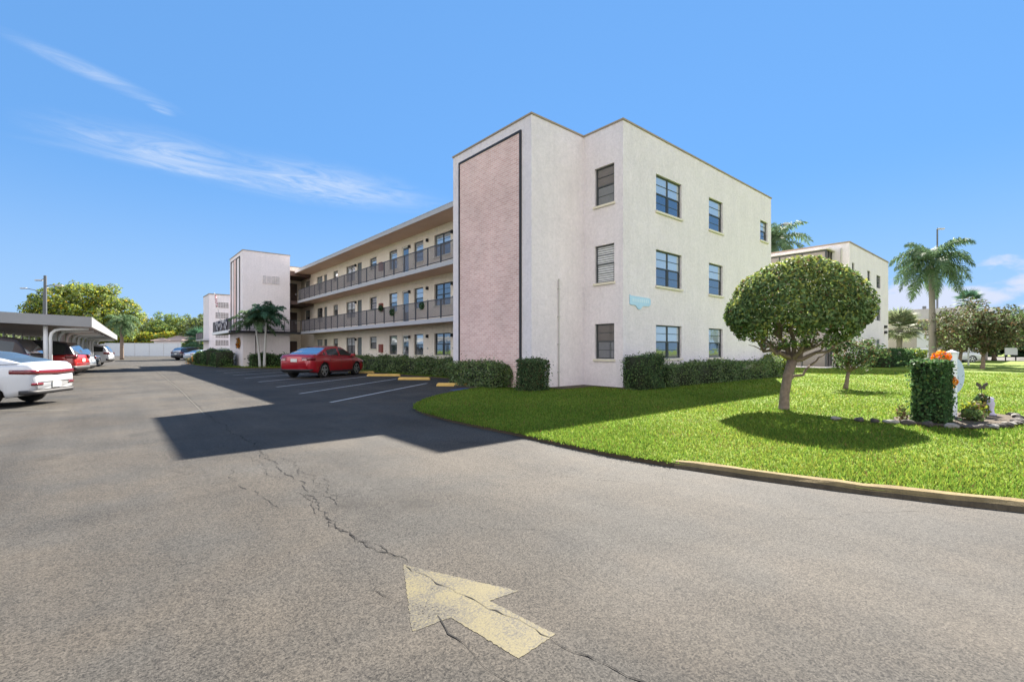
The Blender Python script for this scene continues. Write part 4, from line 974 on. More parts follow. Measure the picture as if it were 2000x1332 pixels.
    if rear == 'bar':
        ribbon('tail_light', MT['tail_red'], .765, .895, 0, 1.2, zs=.05); ribbon('bumper_trim', MT['car_trim'], .30, .40, 0, 1.02); ribbon('reflector', MT['tail_red'], .52, .58, .48, .80)
        ribbon('trunk_seam', MT['car_trim'], .595, .605, 0, .66)
    elif rear == 'suv':
        ribbon('tail_light', MT['tail_red'], .95, 1.10, .60, 1.15); ribbon('bumper_trim', MT['car_trim'], .46, .62, 0, 1.0); ribbon('trim_bar', MT['chrome'], .70, .72, 0, .7)
    else:
        ribbon('tail_light', MT['tail_red'], .80, .93, .40, 1.02); ribbon('bumper_trim', MT['car_trim'], .34, .41, 0, .9); ribbon('reverse_light', MT['tail_pale'], .80, .85, .42, .62, off=.014)
        ribbon('trunk_seam', MT['car_trim'], .655, .663, 0, .60)
    ribbon('headlight', MT['tail_pale'], .62, .72, .38, .80, end=1); ribbon('grille', MT['car_trim'], .42, .60, 0, .42, end=1)
    m = MB(); zp = .60 if rear != 'bar' else .46
    if rear == 'suv': zp = .80
    if rear == 'normal': zp = .74
    m.box(-Lh - .026, -Lh - .006, -.155, .155, zp - .01, zp + .13); m.build('number_plate', MT['plate'], root)
    m = MB()
    zbelt = interp(P['zt'], 0)
    for s in (-1, 1):
        T = lambda u, v, z, s=s: (u, s * v, z)
        for xd in (-.98, -.11, .92):
            w_ = interp(P['w'], xd) + .002; m.box(xd, xd + .008, w_ - .006, w_ + .001, .34, zbelt - .1, 0, T)
        m.box(-1.0, .95, P['W'] - .01, P['W'] + .012, .235, .30, 0, T)
    m.build('door_seam', MT['car_trim'], root)
    for s in (-1, 1):
        m = MB(); T = lambda u, v, z, s=s: (u, s * v, z); m.box(.72, .90, P['W'] + .0, P['W'] + .17, zbelt - .02, zbelt + .11, 0, T); m.box(.8, .84, P['W'] - .10, P['W'] + .02, zbelt - .04, zbelt + .01, 0, T); m.build('mirror', paintm, root, bevel=.02)
        for xd in (-.85, .02):
            m = MB(); m.box(xd, xd + .19, P['W'] - .005, P['W'] + .022, zbelt - .19, zbelt - .155, 0, T); m.build('door_handle', paintm, root, bevel=.006)
    root.location = (*loc, 0.004); root.rotation_euler = (0, 0, heading); root.scale = (scale,) * 3
    return root
hd = lambda x, y: math.atan2(y, x)
car('sedan', 'parked_car', 'shiny dark red sedan parked alone in the shaded bays before the wing', 'car', MT['paint_red'], (8.85, 25.95), hd(.80, .60), scale=1.12)
car('fast', 'parked_car', 'white sedan with a full width red tail light bar, cut by the frame edge', 'car', MT['paint_white'], (-3.25, 18.1), hd(-.90, .43), rear='bar', scale=1.0, rw='car_glass')
car('suv', 'parked_car', 'bright red SUV with black roof backed out under the carport edge', 'car', MT['paint_red_dark'], (-3.55, 30.9), hd(-.97, .25), rear='suv', scale=1.08, roofm='paint_black')
car('suv', 'parked_van', 'tall dark brown van in the first carport bay behind the white sedan', 'van', MT['paint_brown'], (-4.95, 28.1), hd(-.97, .25), rear='suv', scale=1.14)
car('suv', 'parked_car', 'silver hatchback under the carport roof between the red SUV and white pickup', 'car', MT['paint_silver'], (-3.1, 36.8), hd(-.97, .2), rear='suv', scale=0.95)
car('sedan', 'parked_car', 'black sedan deep under the carport near its far half', 'car', MT['paint_black'], (-3.0, 42.5), hd(-.97, .2))
car('suv', 'parked_car', 'tall white SUV parked at the far end of the carport', 'car', MT['paint_white'], (-2.6, 54.5), hd(-.97, .2), rear='suv', scale=1.1)
car('suv', 'parked_car', 'black SUV parked in the shade near the white boundary wall', 'car', MT['paint_black'], (8.6, 80.5), hd(.8, .6), rear='suv', scale=1.05)
car('sedan', 'parked_car', 'light blue silver sedan between the black SUV and the olive sedan', 'car', MT['paint_silver'], (8.9, 71.5), hd(.8, .6))
car('sedan', 'parked_car', 'dark olive sedan partly hidden by the shrubs beside the stair tower', 'car', MT['paint_olive'], (9.6, 61.5), hd(.95, .3), scale=1.15)
car('sedan', 'parked_car', 'small white sedan far off before the beige building, left of the flower wreath', 'car', MT['paint_white'], (70, 10.3), hd(-.6, .8), scale=1.1)
car('suv', 'parked_car', 'white SUV far off beside the royal palm trunk by the beige building', 'car', MT['paint_white'], (73.0, 7.6), hd(-.6, .8), rear='suv')

# ------------------------------------------------------------------ street lamps and poles
def street_lamp(label, p, h, arms, rad=0.11, m='pole', group=None, head=True):
    o = thing('street_lamp', label, 'street lamp', (*p, 0), group); x, y = p
    mb = MB(); mb.tube([(x, y, 0), (x, y, h)], [rad, rad * .7], 10); pl = mb.build('pole', MT[m], o, smooth=False)
    for dx, dy, z0, z1 in arms:
        mb = MB(); mb.tube([(x, y, z0), (x + dx * .5, y + dy * .5, (z0 + z1) / 2 + .15), (x + dx, y + dy, z1)], .05, 6); a = mb.build('arm', MT[m], o)
        mb = MB(); T = frame((x + dx, y + dy, 0), (Vector((dx, dy, 0)).normalized()), (Vector((-dy, dx, 0)).normalized())); mb.box(-.1, .75, -.14, .14, z1 - .08, z1 + .08, 0, T); mb.build('lamp_head', MT['fascia'], a, bevel=.03)
    return o
RD = (0.759, -0.651)
street_lamp('tall dark street lamp left of the big yellow green tree, arm over the trees', (-6.6, 84.7), 11.0, [(RD[0] * 1.5, RD[1] * 1.5, 9.6, 9.7), (-RD[0] * .5, -RD[1] * .5, 10.4, 10.4)], .22)
street_lamp('shorter slanting lamp pole with a long left arm above the carport', (-7.4, 93.7), 9.6, [(-RD[0] * 2.6, -RD[1] * 2.6, 9.4, 10.2)], .2)
street_lamp('thin lamp pole rising behind the tall royal palm crown', (78.0, 9.5), 16.4, [(RD[0] * .1, RD[1] * .1, 16.4, 16.5)], .12)
street_lamp('lamp arm poking up behind the white building roof palm', (48.2, 17.6), 12.8, [(RD[0] * 1.0, RD[1] * 1.0, 12.7, 13.5)], .1)
sl2 = street_lamp('pale hooked lamp post in front of the rusty leaved trees', (58, 5.0), 3.2, [(1.0, -0.9, 3.2, 3.5)], .07, 'pole_pale')
# slim pale pole on the right
pp = thing('utility_pole', 'slim pale pole standing in shrubs at the right edge', 'pole', (80, 1.3, 0)); mb = MB(); mb.tube([(80, 1.45, 0), (80, 1.45, 4.2)], .14, 8); mb.build('pole', MT['pole_pale'], pp)

# ------------------------------------------------------------------ foliage
def leaves_mesh(name, P, Nrm, size, mats, parent=None, seed=0, aspect=0.5, mix=None, droop=0.0, matidx=None, extra=None, fold=True):
    """P (n,3) leaf centres, Nrm (n,3) preferred facing; every leaf a folded pair of triangles/quads"""
    r = np.random.RandomState(seed); n = len(P)
    if np.isscalar(size): size = np.full(n, size)
    size = size * r.uniform(0.65, 1.35, n)
    nr = Nrm + r.normal(0, 0.75, (n, 3)); nr /= np.linalg.norm(nr, axis=1)[:, None] + 1e-9
    a = r.normal(0, 1, (n, 3)); a[:, 2] -= droop; a -= nr * np.sum(a * nr, axis=1)[:, None]; a /= np.linalg.norm(a, axis=1)[:, None] + 1e-9
    b = np.cross(nr, a); s = size[:, None]
    V = np.stack([P - a * s * 0.5, P + b * s * aspect * 0.5 + nr * s * 0.06, P + a * s * 0.55, P - b * s * aspect * 0.5 + nr * s * 0.06], axis=1).reshape(-1, 3)
    F = np.arange(4 * n).reshape(n, 4)
    mi = matidx if matidx is not None else (r.choice(len(mats), n, p=mix) if mix is not None else np.zeros(n, int))
    ev, ef, em = extra if extra else ([], [], [])
    nv = len(V); nf = n + len(ef)
    me = bpy.data.meshes.new(name)
    me.vertices.add(nv + len(ev)); co = np.concatenate([V.ravel(), np.array(ev, float).ravel()]) if len(ev) else V.ravel()
    me.vertices.foreach_set('co', co)
    loops = F.ravel().tolist(); starts = list(range(0, 4 * n, 4)); tot = [4] * n
    for f in ef:
        starts.append(len(loops)); tot.append(len(f)); loops += [i + nv for i in f]
    me.loops.add(len(loops)); me.loops.foreach_set('vertex_index', loops)
    me.polygons.add(nf); me.polygons.foreach_set('loop_start', starts); me.polygons.foreach_set('loop_total', tot)
    me.polygons.foreach_set('material_index', np.concatenate([mi, np.array(em, int)]).astype(int).tolist() if len(ef) else mi.astype(int).tolist())
    for x in mats: me.materials.append(MT[x])
    me.update(calc_edges=True); me.validate()
    return link(name, me, parent)

def hedge_points(x0, x1, y0, y1, z0, z1, dens, r, lump=0.04, faces='xXyYZ'):
    """points just inside and outside the surface of a clipped hedge"""
    P, Nn = [], []
    def add(n, f, nrm):
        q = f(r.uniform(0, 1, n), r.uniform(0, 1, n)); off = r.normal(-0.015, lump, n) + (r.uniform(0, 1, n) < .07) * r.exponential(.06, n)
        q = q + np.array(nrm)[None] * off[:, None]; P.append(q); Nn.append(np.tile(nrm, (n, 1)))
    A = lambda a, b: max(1, int(abs(a * b) * dens)); dx, dy, dz = x1 - x0, y1 - y0, z1 - z0
    if 'y' in faces: add(A(dx, dz), lambda u, v: np.stack([x0 + dx * u, np.full_like(u, y0), z0 + dz * v], 1), (0, -1, 0.0))
    if 'Y' in faces: add(A(dx, dz), lambda u, v: np.stack([x0 + dx * u, np.full_like(u, y1), z0 + dz * v], 1), (0, 1, 0.0))
    if 'x' in faces: add(A(dy, dz), lambda u, v: np.stack([np.full_like(u, x0), y0 + dy * u, z0 + dz * v], 1), (-1, 0, 0.0))
    if 'X' in faces: add(A(dy, dz), lambda u, v: np.stack([np.full_like(u, x1), y0 + dy * u, z0 + dz * v], 1), (1, 0, 0.0))
    if 'Z' in faces: add(A(dx, dy), lambda u, v: np.stack([x0 + dx * u, y0 + dy * v, np.full_like(u, z1)], 1), (0, 0, 1.0))
    return np.concatenate(P), np.concatenate(Nn)
def warp(P, amp, fr, seed):
    r = np.random.RandomState(seed); k = r.normal(0, fr, (6, 3)); ph = r.uniform(0, 6.28, 6); d = r.normal(0, 1, (6, 3)); d /= np.linalg.norm(d, axis=1)[:, None]
    return P + sum(np.sin(P @ k[i] + ph[i])[:, None] * d[i][None] for i in range(6)) * amp / 2.0
def hedge(name, label, cat, box, dens, size, mats, mix=None, seed=1, lump=0.04, amp=0.05, fr=3.0, group=None, rot=0.0, inset=0.1, round_=0.0):
    x0, x1, y0, y1, z0, z1 = box; r = np.random.RandomState(seed)
    P, Nn = hedge_points(x0, x1, y0, y1, z0, z1, dens, r, lump)
    c = np.array([(x0 + x1) / 2, (y0 + y1) / 2, (z0 + z1) / 2])
    if round_:
        hh = np.array([(x1 - x0) / 2, (y1 - y0) / 2, (z1 - z0)]); q = (P - np.array([c[0], c[1], z0])) / hh
        rr = np.linalg.norm(q, axis=1)[:, None]; mxq = np.max(np.abs(q), axis=1)[:, None]; k = (1 - round_) + round_ * mxq / np.maximum(rr, .01)
        P = np.array([c[0], c[1], z0]) + q * k * hh
    P = warp(P, amp, fr, seed)
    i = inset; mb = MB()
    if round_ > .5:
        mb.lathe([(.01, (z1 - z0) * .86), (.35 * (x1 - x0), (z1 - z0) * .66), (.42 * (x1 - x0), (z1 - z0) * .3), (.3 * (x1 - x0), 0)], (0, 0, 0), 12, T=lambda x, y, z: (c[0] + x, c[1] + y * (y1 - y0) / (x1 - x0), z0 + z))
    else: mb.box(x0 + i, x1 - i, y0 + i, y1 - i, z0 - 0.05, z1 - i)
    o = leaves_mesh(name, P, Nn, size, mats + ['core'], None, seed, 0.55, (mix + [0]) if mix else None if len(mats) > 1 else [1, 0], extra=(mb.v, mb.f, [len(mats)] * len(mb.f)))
    if rot:
        me = o.data; co = np.zeros(len(me.vertices) * 3); me.vertices.foreach_get('co', co); co = co.reshape(-1, 3); ca, sa = math.cos(rot), math.sin(rot); q = co - c
        co[:, 0] = c[0] + q[:, 0] * ca - q[:, 1] * sa; co[:, 1] = c[1] + q[:, 0] * sa + q[:, 1] * ca; me.vertices.foreach_set('co', co.ravel()); me.update()
    tag(o, label, cat, group); return o
H2 = ['leaf_hedge', 'leaf_mid', 'leaf_dark']; HM = [.55, .2, .25]
hedge('box_hedge', 'squared dark green box hedge against the stucco at the brick panel corner', 'hedge', (10.2, 11.15, 11.08, 11.68, .05, 1.08), 1500, .06, ['leaf_dark', 'leaf_hedge', 'leaf_rust'], [.6, .32, .08], 3, .035, .05, 4)
hedge('hedge', 'leafy low hedge at the foot of the pink brick panel', 'hedge', (10.25, 10.86, 12.85, 16.0, .03, .86), 900, .085, ['leaf_hedge', 'leaf_mid', 'leaf_grey'], [.5, .25, .25], 4, .06, .16, 2.6)
hedge('hedge', 'long low hedge under the ground floor windows of the wing, beyond the brick panel', 'hedge', (12.62, 13.35, 17.0, 36.5, .03, .90), 520, .10, ['leaf_hedge', 'leaf_mid', 'leaf_grey'], [.5, .25, .25], 5, .07, .16, 2.0)
hedge('hedge', 'rounded dark shrub hedge at the right hand corner below the blue plaque', 'hedge', (13.35, 14.85, 8.95, 9.75, .05, 1.26), 1200, .065, ['leaf_dark', 'leaf_hedge', 'leaf_mid'], [.5, .4, .1], 6, .045, .12, 2.6, round_=.25)
hedge('hedge', 'long trimmed hedge along the white end wall under its windows', 'hedge', (15.2, 25.6, 9.05, 9.72, .05, .86), 620, .085, ['leaf_hedge', 'leaf_mid', 'leaf_grey'], [.6, .2, .2], 7, .06, .12, 2.2)
hedge('shrub', 'round yellowish green shrub at the far end of the white wall hedge', 'shrub', (25.4, 27.2, 8.7, 10.2, .05, 1.15), 420, .10, ['leaf_mid', 'leaf_yellowgreen', 'leaf_hedge'], [.4, .25, .35], 8, .06, .1, 2.0, round_=.8)
hedge('hedge', 'dark clipped hedge at the foot of the second white block', 'hedge', (45.5, 53.2, 8.2, 9.5, .0, 1.35), 130, .16, ['leaf_dark', 'leaf_ivy'], [.5, .5], 9, .08, .12, 1.2)
hedge('hedge', 'bright green clipped hedge end beside the fan palm', 'hedge', (53.4, 58.0, 7.9, 9.5, .0, 1.35), 150, .16, ['leaf_ivy', 'leaf_yellowgreen', 'leaf_mid'], [.4, .3, .3], 10, .08, .12, 1.2)
hedge('hedge', 'tall yellow green croton hedge rising behind the white boundary wall', 'hedge', (-1.0, 12.5, 144.0, 146.5, 2.0, 5.3), 30, .55, ['leaf_yellowgreen', 'leaf_gold', 'leaf_mid'], [.5, .15, .35], 11, .25, .5, .5, rot=-.7, inset=.5)
hedge('shrub', 'large mounded bright green shrub above the black SUV', 'shrub', (9.3, 13.2, 97, 101, 0, 3.6), 60, .35, ['leaf_ivy', 'leaf_yellowgreen', 'leaf_dark'], [.4, .3, .3], 12, .15, .3, .8, round_=.8)
# shrubs by the tower
SH = [((8.3, 10.3, 41.4, 42.4, .05, 1.05), 'low loose hedge under the deck, left of the twin palm stems'), ((10.3, 12.2, 40.4, 41.3, .05, 1.0), 'low loose hedge under the deck, right of the twin palm stems'), ((6.3, 7.7, 44.2, 46.4, .05, 1.35), 'darkest bushy shrub at the tower corner by the lawn strip'), ((6.15, 7.3, 48.2, 50.6, .05, 1.5), 'round dark shrub half hiding the olive sedan'), ((5.95, 7.0, 52.4, 54.6, .05, 1.2), 'farthest shrub on the strip, next to the orange flowers')]
for i, (b, l) in enumerate(SH): hedge('shrub', l, 'shrub', b, 330, .13, ['leaf_dark', 'leaf_hedge', 'leaf_ivy'], [.45, .3, .25], 20 + i, .08, .14, 1.8, round_=.5 if i > 1 else .1)
hedge('flower_bed', 'small bed of orange and white flowers at the tip of the lawn strip', 'flower bed', (5.7, 6.6, 55.0, 57.0, .04, .8), 160, .13, ['petal_orange', 'flagp', 'leaf_dark'] if 'flagp' in MT else ['petal_orange', 'leaf_grey', 'leaf_dark'], [.25, .35, .4], 30, .1, .2, 1.8, round_=.6)

def crown(r, c, rad, ncl, nleaf, cr, flat=None, shell=0.55):
    """clumped crown: cluster centres in the outer shell of an ellipsoid, leaves in each cluster"""
    cs = []
    while len(cs) < ncl:
        d = r.normal(0, 1, 3); d /= np.linalg.norm(d); k = r.uniform(shell, 1.0) ** 0.6
        p = d * k
        if flat is not None and p[2] < flat: continue
        cs.append(p)
    cs = np.array(cs); P, Nn = [], []
    for q in cs:
        s = cr * r.uniform(.6, 1.3); d = r.normal(0, 1, (nleaf, 3)); d /= np.linalg.norm(d, axis=1)[:, None]; d[:, 2] = d[:, 2] * .8
        P.append(np.array(c) + q * np.array(rad) + d * s * (r.uniform(.35, 1, nleaf) ** .5)[:, None]); Nn.append(d + q[None] * .6 + np.array([0, 0, .4]))
    return np.concatenate(P), np.concatenate(Nn), cs * np.array(rad) + np.array(c)
def trunk_mesh(root, paths, m='bark', name='trunk'):
    mb = MB()
    for p, rr in paths: mb.tube(p, rr, 10)
    return mb.build(name, MT[m], root, smooth=True, fix=False)
def limb(r, a, b, k=5, wob=.08, sag=0.0):
    a, b = Vector(a), Vector(b); l = (b - a).length; o = []
    for i in range(k + 1):
        t = i / k; p = a.lerp(b, t); p += Vector((r.uniform(-1, 1), r.uniform(-1, 1), r.uniform(-1, 1))) * wob * l * math.sin(math.pi * t); p.z += sag * l * math.sin(math.pi * t); o.append(p)
    return o
def tree(label, base, h, c, rad, ncl, nleaf, cr, size, mats, mix, seed, tr=.2, bark='bark', name='tree', group=None, flat=-.7, shell=.45, nl=9, fork=.35):
    rp = random.Random(seed); r = np.random.RandomState(seed); root = thing(name, label, 'tree', base, group)
    P, Nn, cs = crown(r, c, rad, ncl, nleaf, cr, flat, shell)
    fk = Vector(base).lerp(Vector((c[0], c[1], c[2])), fork)
    paths = [(limb(rp, base, fk, 4, .03), [tr * 1.25, tr, tr * .9, tr * .85, tr * .8])]
    idx = list(range(len(cs))); rp.shuffle(idx)
    for i in idx[:nl]: paths.append((limb(rp, fk, tuple(cs[i]), 5, .08, .05), [tr * .5, tr * .4, tr * .3, tr * .22, tr * .15, tr * .06]))
    trunk_mesh(root, paths, bark)
    leaves_mesh('crown', P, Nn, size, mats, root, seed, .55, mix)
    return root

# the round lawn tree -------------------------------------------------
def round_tree():
    r = np.random.RandomState(5); rp = random.Random(5); bx, by = 11.62, 4.02
    root = thing('lawn_tree', 'clipped mushroom shaped tree with leaning trunk on the sunny lawn', 'tree', (bx, by, .07))
    c = np.array([11.72, 3.85, 2.05]); RX, RT, RB = 1.42, 1.33, .64
    P, Nn = [], []
    n = 38000; d = r.normal(0, 1, (n, 3)); d /= np.linalg.norm(d, axis=1)[:, None]
    # lobed dome radius
    k = r.normal(0, 2.4, (8, 3)); ph = r.uniform(0, 6.28, 8); lob = sum(np.sin(d @ k[i] + ph[i]) for i in range(8)) * .014
    k2 = r.normal(0, 7, (6, 3)); lob = lob + sum(np.sin(d @ k2[i]) for i in range(6)) * .018
    rz = np.where(d[:, 2] > 0, RT, RB); depth = r.beta(4.5, 1.1, n)
    keep = (d[:, 2] > -.35) | (r.uniform(0, 1, n) < .55)
    rad = (1 + lob + .085 * np.where(d[:, 2] > 0, (2 * d[:, 2] * np.sqrt(1 - d[:, 2] ** 2)) ** 2, 0)) * (.55 + .45 * depth)
    p = c + d * np.stack([np.full(n, RX), np.full(n, RX), rz], 1) * rad[:, None]
    # gaps at the underside
    low = d[:, 2] < -.1; g = np.sin(p[:, 0] * 5.1 + 1) * np.sin(p[:, 1] * 4.7) + .4 * np.sin(p[:, 2] * 9)
    keep &= ~(low & (g > .1)); keep &= ~(low & (r.uniform(0, 1, n) < .35))
    p, dd = p[keep], d[keep]
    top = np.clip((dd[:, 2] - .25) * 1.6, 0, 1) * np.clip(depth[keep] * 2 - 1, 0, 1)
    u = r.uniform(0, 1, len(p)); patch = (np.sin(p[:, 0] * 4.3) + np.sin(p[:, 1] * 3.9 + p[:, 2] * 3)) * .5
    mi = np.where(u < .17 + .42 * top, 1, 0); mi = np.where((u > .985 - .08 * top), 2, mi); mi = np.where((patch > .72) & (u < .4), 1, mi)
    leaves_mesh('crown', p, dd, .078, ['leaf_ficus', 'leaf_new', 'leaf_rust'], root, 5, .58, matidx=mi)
    fk = (11.80, 3.90, 1.18)
    paths = [([(bx, by, .0), (bx + .005, by - .0, .06), (bx + .02, by - .01, .4), (bx + .08, by - .05, .8), fk], [.145, .115, .10, .098, .105])]
    TP = [(11.05, 4.7, 1.86), (11.35, 3.1, 1.9), (12.4, 4.3, 2.3), (12.9, 3.0, 1.75), (13.3, 3.5, 1.9), (11.9, 3.5, 2.7), (10.8, 4.2, 1.75), (12.2, 2.4, 1.6), (12.3, 4.8, 1.9), (11.5, 4.1, 2.5)]
    tips = [(11.72 + (a - 11.95) * .8, 3.85 + (b - 3.62) * .8, c_) for a, b, c_ in TP]
    for t in tips:
        l = limb(rp, fk, t, 6, .07, -.06); paths.append((l, [.062, .05, .042, .034, .026, .018, .008]))
        for q in range(3):
            s = l[rp.randint(2, 5)]; e = (s[0] + rp.uniform(-.5, .5), s[1] + rp.uniform(-.5, .5), s[2] + rp.uniform(.1, .6)); paths.append((limb(rp, s, e, 4, .1), [.022, .018, .014, .01, .005]))
    paths.append((limb(rp, (11.66, 4.0, .62), (12.15, 3.65, 1.05), 5, .08), [.045, .04, .035, .03, .025, .02])); paths.append((limb(rp, (12.15, 3.65, 1.05), (12.6, 3.3, 1.5), 5, .08), [.025, .02, .018, .015, .01, .005]))
    trunk_mesh(root, paths)
round_tree()
tree('small open young tree with rusty leaf tips beyond the round lawn tree', (19.3, 4.72, .06), 2, (19.4, 4.55, 1.35), (.95, .95, .62), 90, 44, .17, .085, ['leaf_ficus', 'leaf_rust', 'leaf_dark'], [.5, .18, .32], 41, .07, name='young_tree', shell=.2, nl=14, fork=.45, flat=-.9)
# two rusty magnolia-like trees
tree('dark bushy tree with brownish leaves just right of the sign post', (47.3, 3.35, .0), 4.6, (47.5, 3.3, 2.75), (2.35, 2.35, 1.95), 150, 55, .42, .17, ['leaf_magnolia', 'leaf_rust', 'leaf_hedge'], [.62, .16, .22], 42, .13, name='magnolia_tree', shell=.1)
tree('broad rusty leaved tree between the royal palm and the dark bushy tree', (62, 6.0, .0), 5.5, (62.3, 5.6, 3.4), (3.1, 3.1, 2.7), 135, 55, .55, .21, ['leaf_magnolia', 'leaf_rust', 'leaf_mid', 'leaf_grey'], [.45, .2, .22, .13], 43, .16, name='magnolia_tree', shell=.1)
# far trees on the right
farR = [((92, 5.4), 6.2, 3.6, 'leaf_mid', 'green tree behind the rusty trees, under the small palm'), ((112, 2.2), 8.6, 4.6, 'leaf_dark', 'tall dark tree crown on the skyline right of the bushy tree'), ((118, -3.2), 8.2, 4.6, 'leaf_mid', 'mid green tree on the skyline near the right edge'), ((112, -8.8), 8.6, 5.2, 'leaf_dark', 'dark broad tree cut by the right edge of the view'), ((90, -1.2), 3.6, 2.8, 'leaf_ivy', 'low rounded green tree below the pale pole'), ((100, -6.6), 4.2, 3.2, 'leaf_grey', 'low grey green bush tree at the right edge')]
for i, (p, h, w, m, l) in enumerate(farR):
    tree(l, (*p, 0), h, (p[0], p[1], h * .62), (w, w, h * .40), 130, 70, w * .2, .30, [m, 'leaf_hedge', 'leaf_grey'], [.6, .2, .2], 60 + i, .25, shell=.15, flat=-.9)
# left background
tree('big spreading yellow green tree in full sun behind the carport', (-3.4, 101.8, 0), 12, (-3.4, 101.8, 7.0), (7.3, 7.3, 5.1), 300, 110, 1.05, .40, ['leaf_yellowgreen', 'leaf_mid', 'leaf_gold', 'leaf_grey'], [.38, .43, .03, .16], 50, .5, shell=.35, flat=-.75, nl=16, fork=.25)
farL = [((6.4, 158), 10.2, 6.5, 'leaf_grey', 'hazy grey green tree left of centre behind the yellow hedge'), ((12.4, 152), 11.0, 6.6, 'leaf_mid', 'broad sunlit green tree above the low tiled house'), ((17.5, 141), 10.0, 5.5, 'leaf_grey', 'grey green tree touching the far stair tower'), ((2.0, 165), 9.0, 6.0, 'leaf_dark', 'darker tree behind the trunk of the shaggy palm'), ((-9, 150), 8.2, 5.5, 'leaf_dark', 'dark tree low behind the carport roof'), ((-20, 120), 7.2, 5, 'leaf_mid', 'treetop just above the carport roof, nearest the left edge'), ((-16, 128), 6.8, 4.5, 'leaf_grey', 'grey treetop just above the carport roof beside the lamp poles')]
for i, (p, h, w, m, l) in enumerate(farL):
    tree(l, (*p, 0), h, (p[0], p[1], h * .58), (w, w, h * .44), 150, 80, w * .18, .48, [m, 'leaf_yellowgreen' if i < 3 else m, 'leaf_hedge'], [.6, .2, .2], 80 + i, .35, shell=.15, flat=-.9)
# tree line closing the horizon
def treeline(label, pts, h, m, seed, n=26):
    r = np.random.RandomState(seed); P, Nn = [], []
    for i in range(n):
        t = r.uniform(0, 1); a, b = np.array(pts[0]), np.array(pts[1]); q = a + (b - a) * t; w = r.uniform(5, 9)
        p_, n_, _ = crown(r, (q[0], q[1], h * .5), (w, w, h * .5 * r.uniform(.75, 1.15)), 40, 24, 2.0, -.9, .2); P.append(p_); Nn.append(n_)
    o = leaves_mesh('distant_woodland', np.concatenate(P), np.concatenate(Nn), 1.3, [m, 'leaf_dark'], None, seed, .6, [.6, .4]); tag(o, label, 'woodland', kind='stuff')
treeline('far off wood closing the view behind the carport and boundary wall', ((-60, 175), (40, 175)), 9.5, 'leaf_mid', 91, 34)
treeline('far off wood on the right skyline beyond the lawn', ((150, 30), (150, -50)), 8.5, 'leaf_dark', 92, 34)

# palms ----------------------------------------------------------------
def frond(mb, r, base, az, el, length, nleaf, leaflen, droop, lw=.035, m=0, plume=False, leafdroop=.5):
    d = Vector((math.cos(az) * math.cos(el), math.sin(az) * math.cos(el), math.sin(el))); p = Vector(base); pts = [p.copy()]; seg = 10
    for i in range(seg):
        d = (d + Vector((0, 0, -droop * (i + 1) / seg))).normalized(); p = p + d * length / seg; pts.append(p.copy())
    mb.tube(pts, [length * .011 * (1 - .85 * i / seg) + .003 for i in range(seg + 1)], 4, m)
    for i in range(nleaf):
        t = .12 + .88 * i / nleaf; k = t * seg; j = min(int(k), seg - 1); q = pts[j].lerp(pts[j + 1], k - j); dd = (pts[j + 1] - pts[j]).normalized()
        side = dd.cross(Vector((0, 0, 1))); side = side.normalized() if side.length > .05 else Vector((1, 0, 0)); up = side.cross(dd)
        ll = leaflen * (math.sin(math.pi * min(1, .18 + t * .85)) ** .6) * r.uniform(.8, 1.15)
        for s in (-1, 1):
            a = (side * s * r.uniform(.75, 1.0) + dd * r.uniform(.45, .75) + up * (r.uniform(-.5, .7) if plume else r.uniform(.0, .3))).normalized()
            b = (a + Vector((0, 0, -leafdroop * r.uniform(.6, 1.5)))).normalized(); w = dd.cross(a).cross(a).normalized() * lw if False else dd * lw
            e1 = q + a * ll * .5; e2 = e1 + b * ll * .5
            mb.quad(q - w * .5, q + w * .5, e1 + w, e1 - w, m); mb.quad(e1 - w, e1 + w, e2 + w * .15, e2 - w * .15, m)
def feather_palm(label, base, h, nf, length, seed, top_r=.12, base_r=.2, m='leaf_palm', trunkm='palm_trunk', lean=(0, 0), droop=.3, nleaf=34, leaflen=.6, lw=.03, shaft=True, leafdroop=.6, name='palm_tree', els=(-.3, 1.3), root=None, azr=(0, 6.283)):
    r = random.Random(seed); root = root or thing(name, label, 'palm tree', base); b = Vector(base); top = b + Vector((lean[0], lean[1], h))
    n = 14; mb = MB(); path = []; rad = []
    for i in range(n + 1):
        t = i / n; path.append(b.lerp(top, t) + Vector((lean[0], lean[1], 0)) * (t * t - t) * .6); rad.append(base_r + (top_r - base_r) * min(1, t * 1.5) + (.04 * base_r if i % 2 else 0))
    mb.tube(path, rad, 12); mb.build('trunk', MT[trunkm], root, smooth=True, fix=False)
    if shaft:
        mb = MB(); mb.tube([top - Vector((0, 0, .12 * length)), top + Vector((0, 0, .0)), top + Vector((0, 0, .22 * length))], [top_r * 1.15, top_r * 1.05, top_r * .35], 10); mb.build('crownshaft', MT[m], root, smooth=True, fix=False)
    mb = MB()
    for i in range(nf):
        az = azr[0] + (azr[1] - azr[0]) * ((i * .381966) % 1.0) + r.uniform(-.2, .2); el = els[0] + (els[1] - els[0]) * (i + .5) / nf
        frond(mb, r, top + Vector((0, 0, .1 * length)), az, el, length * r.uniform(.85, 1.1) * (.8 if el > 1.0 else 1), nleaf, leaflen, droop * r.uniform(.8, 1.2), lw, 0, True, leafdroop)
    mb.build('fronds', MT[m], root, fix=False)
    return root
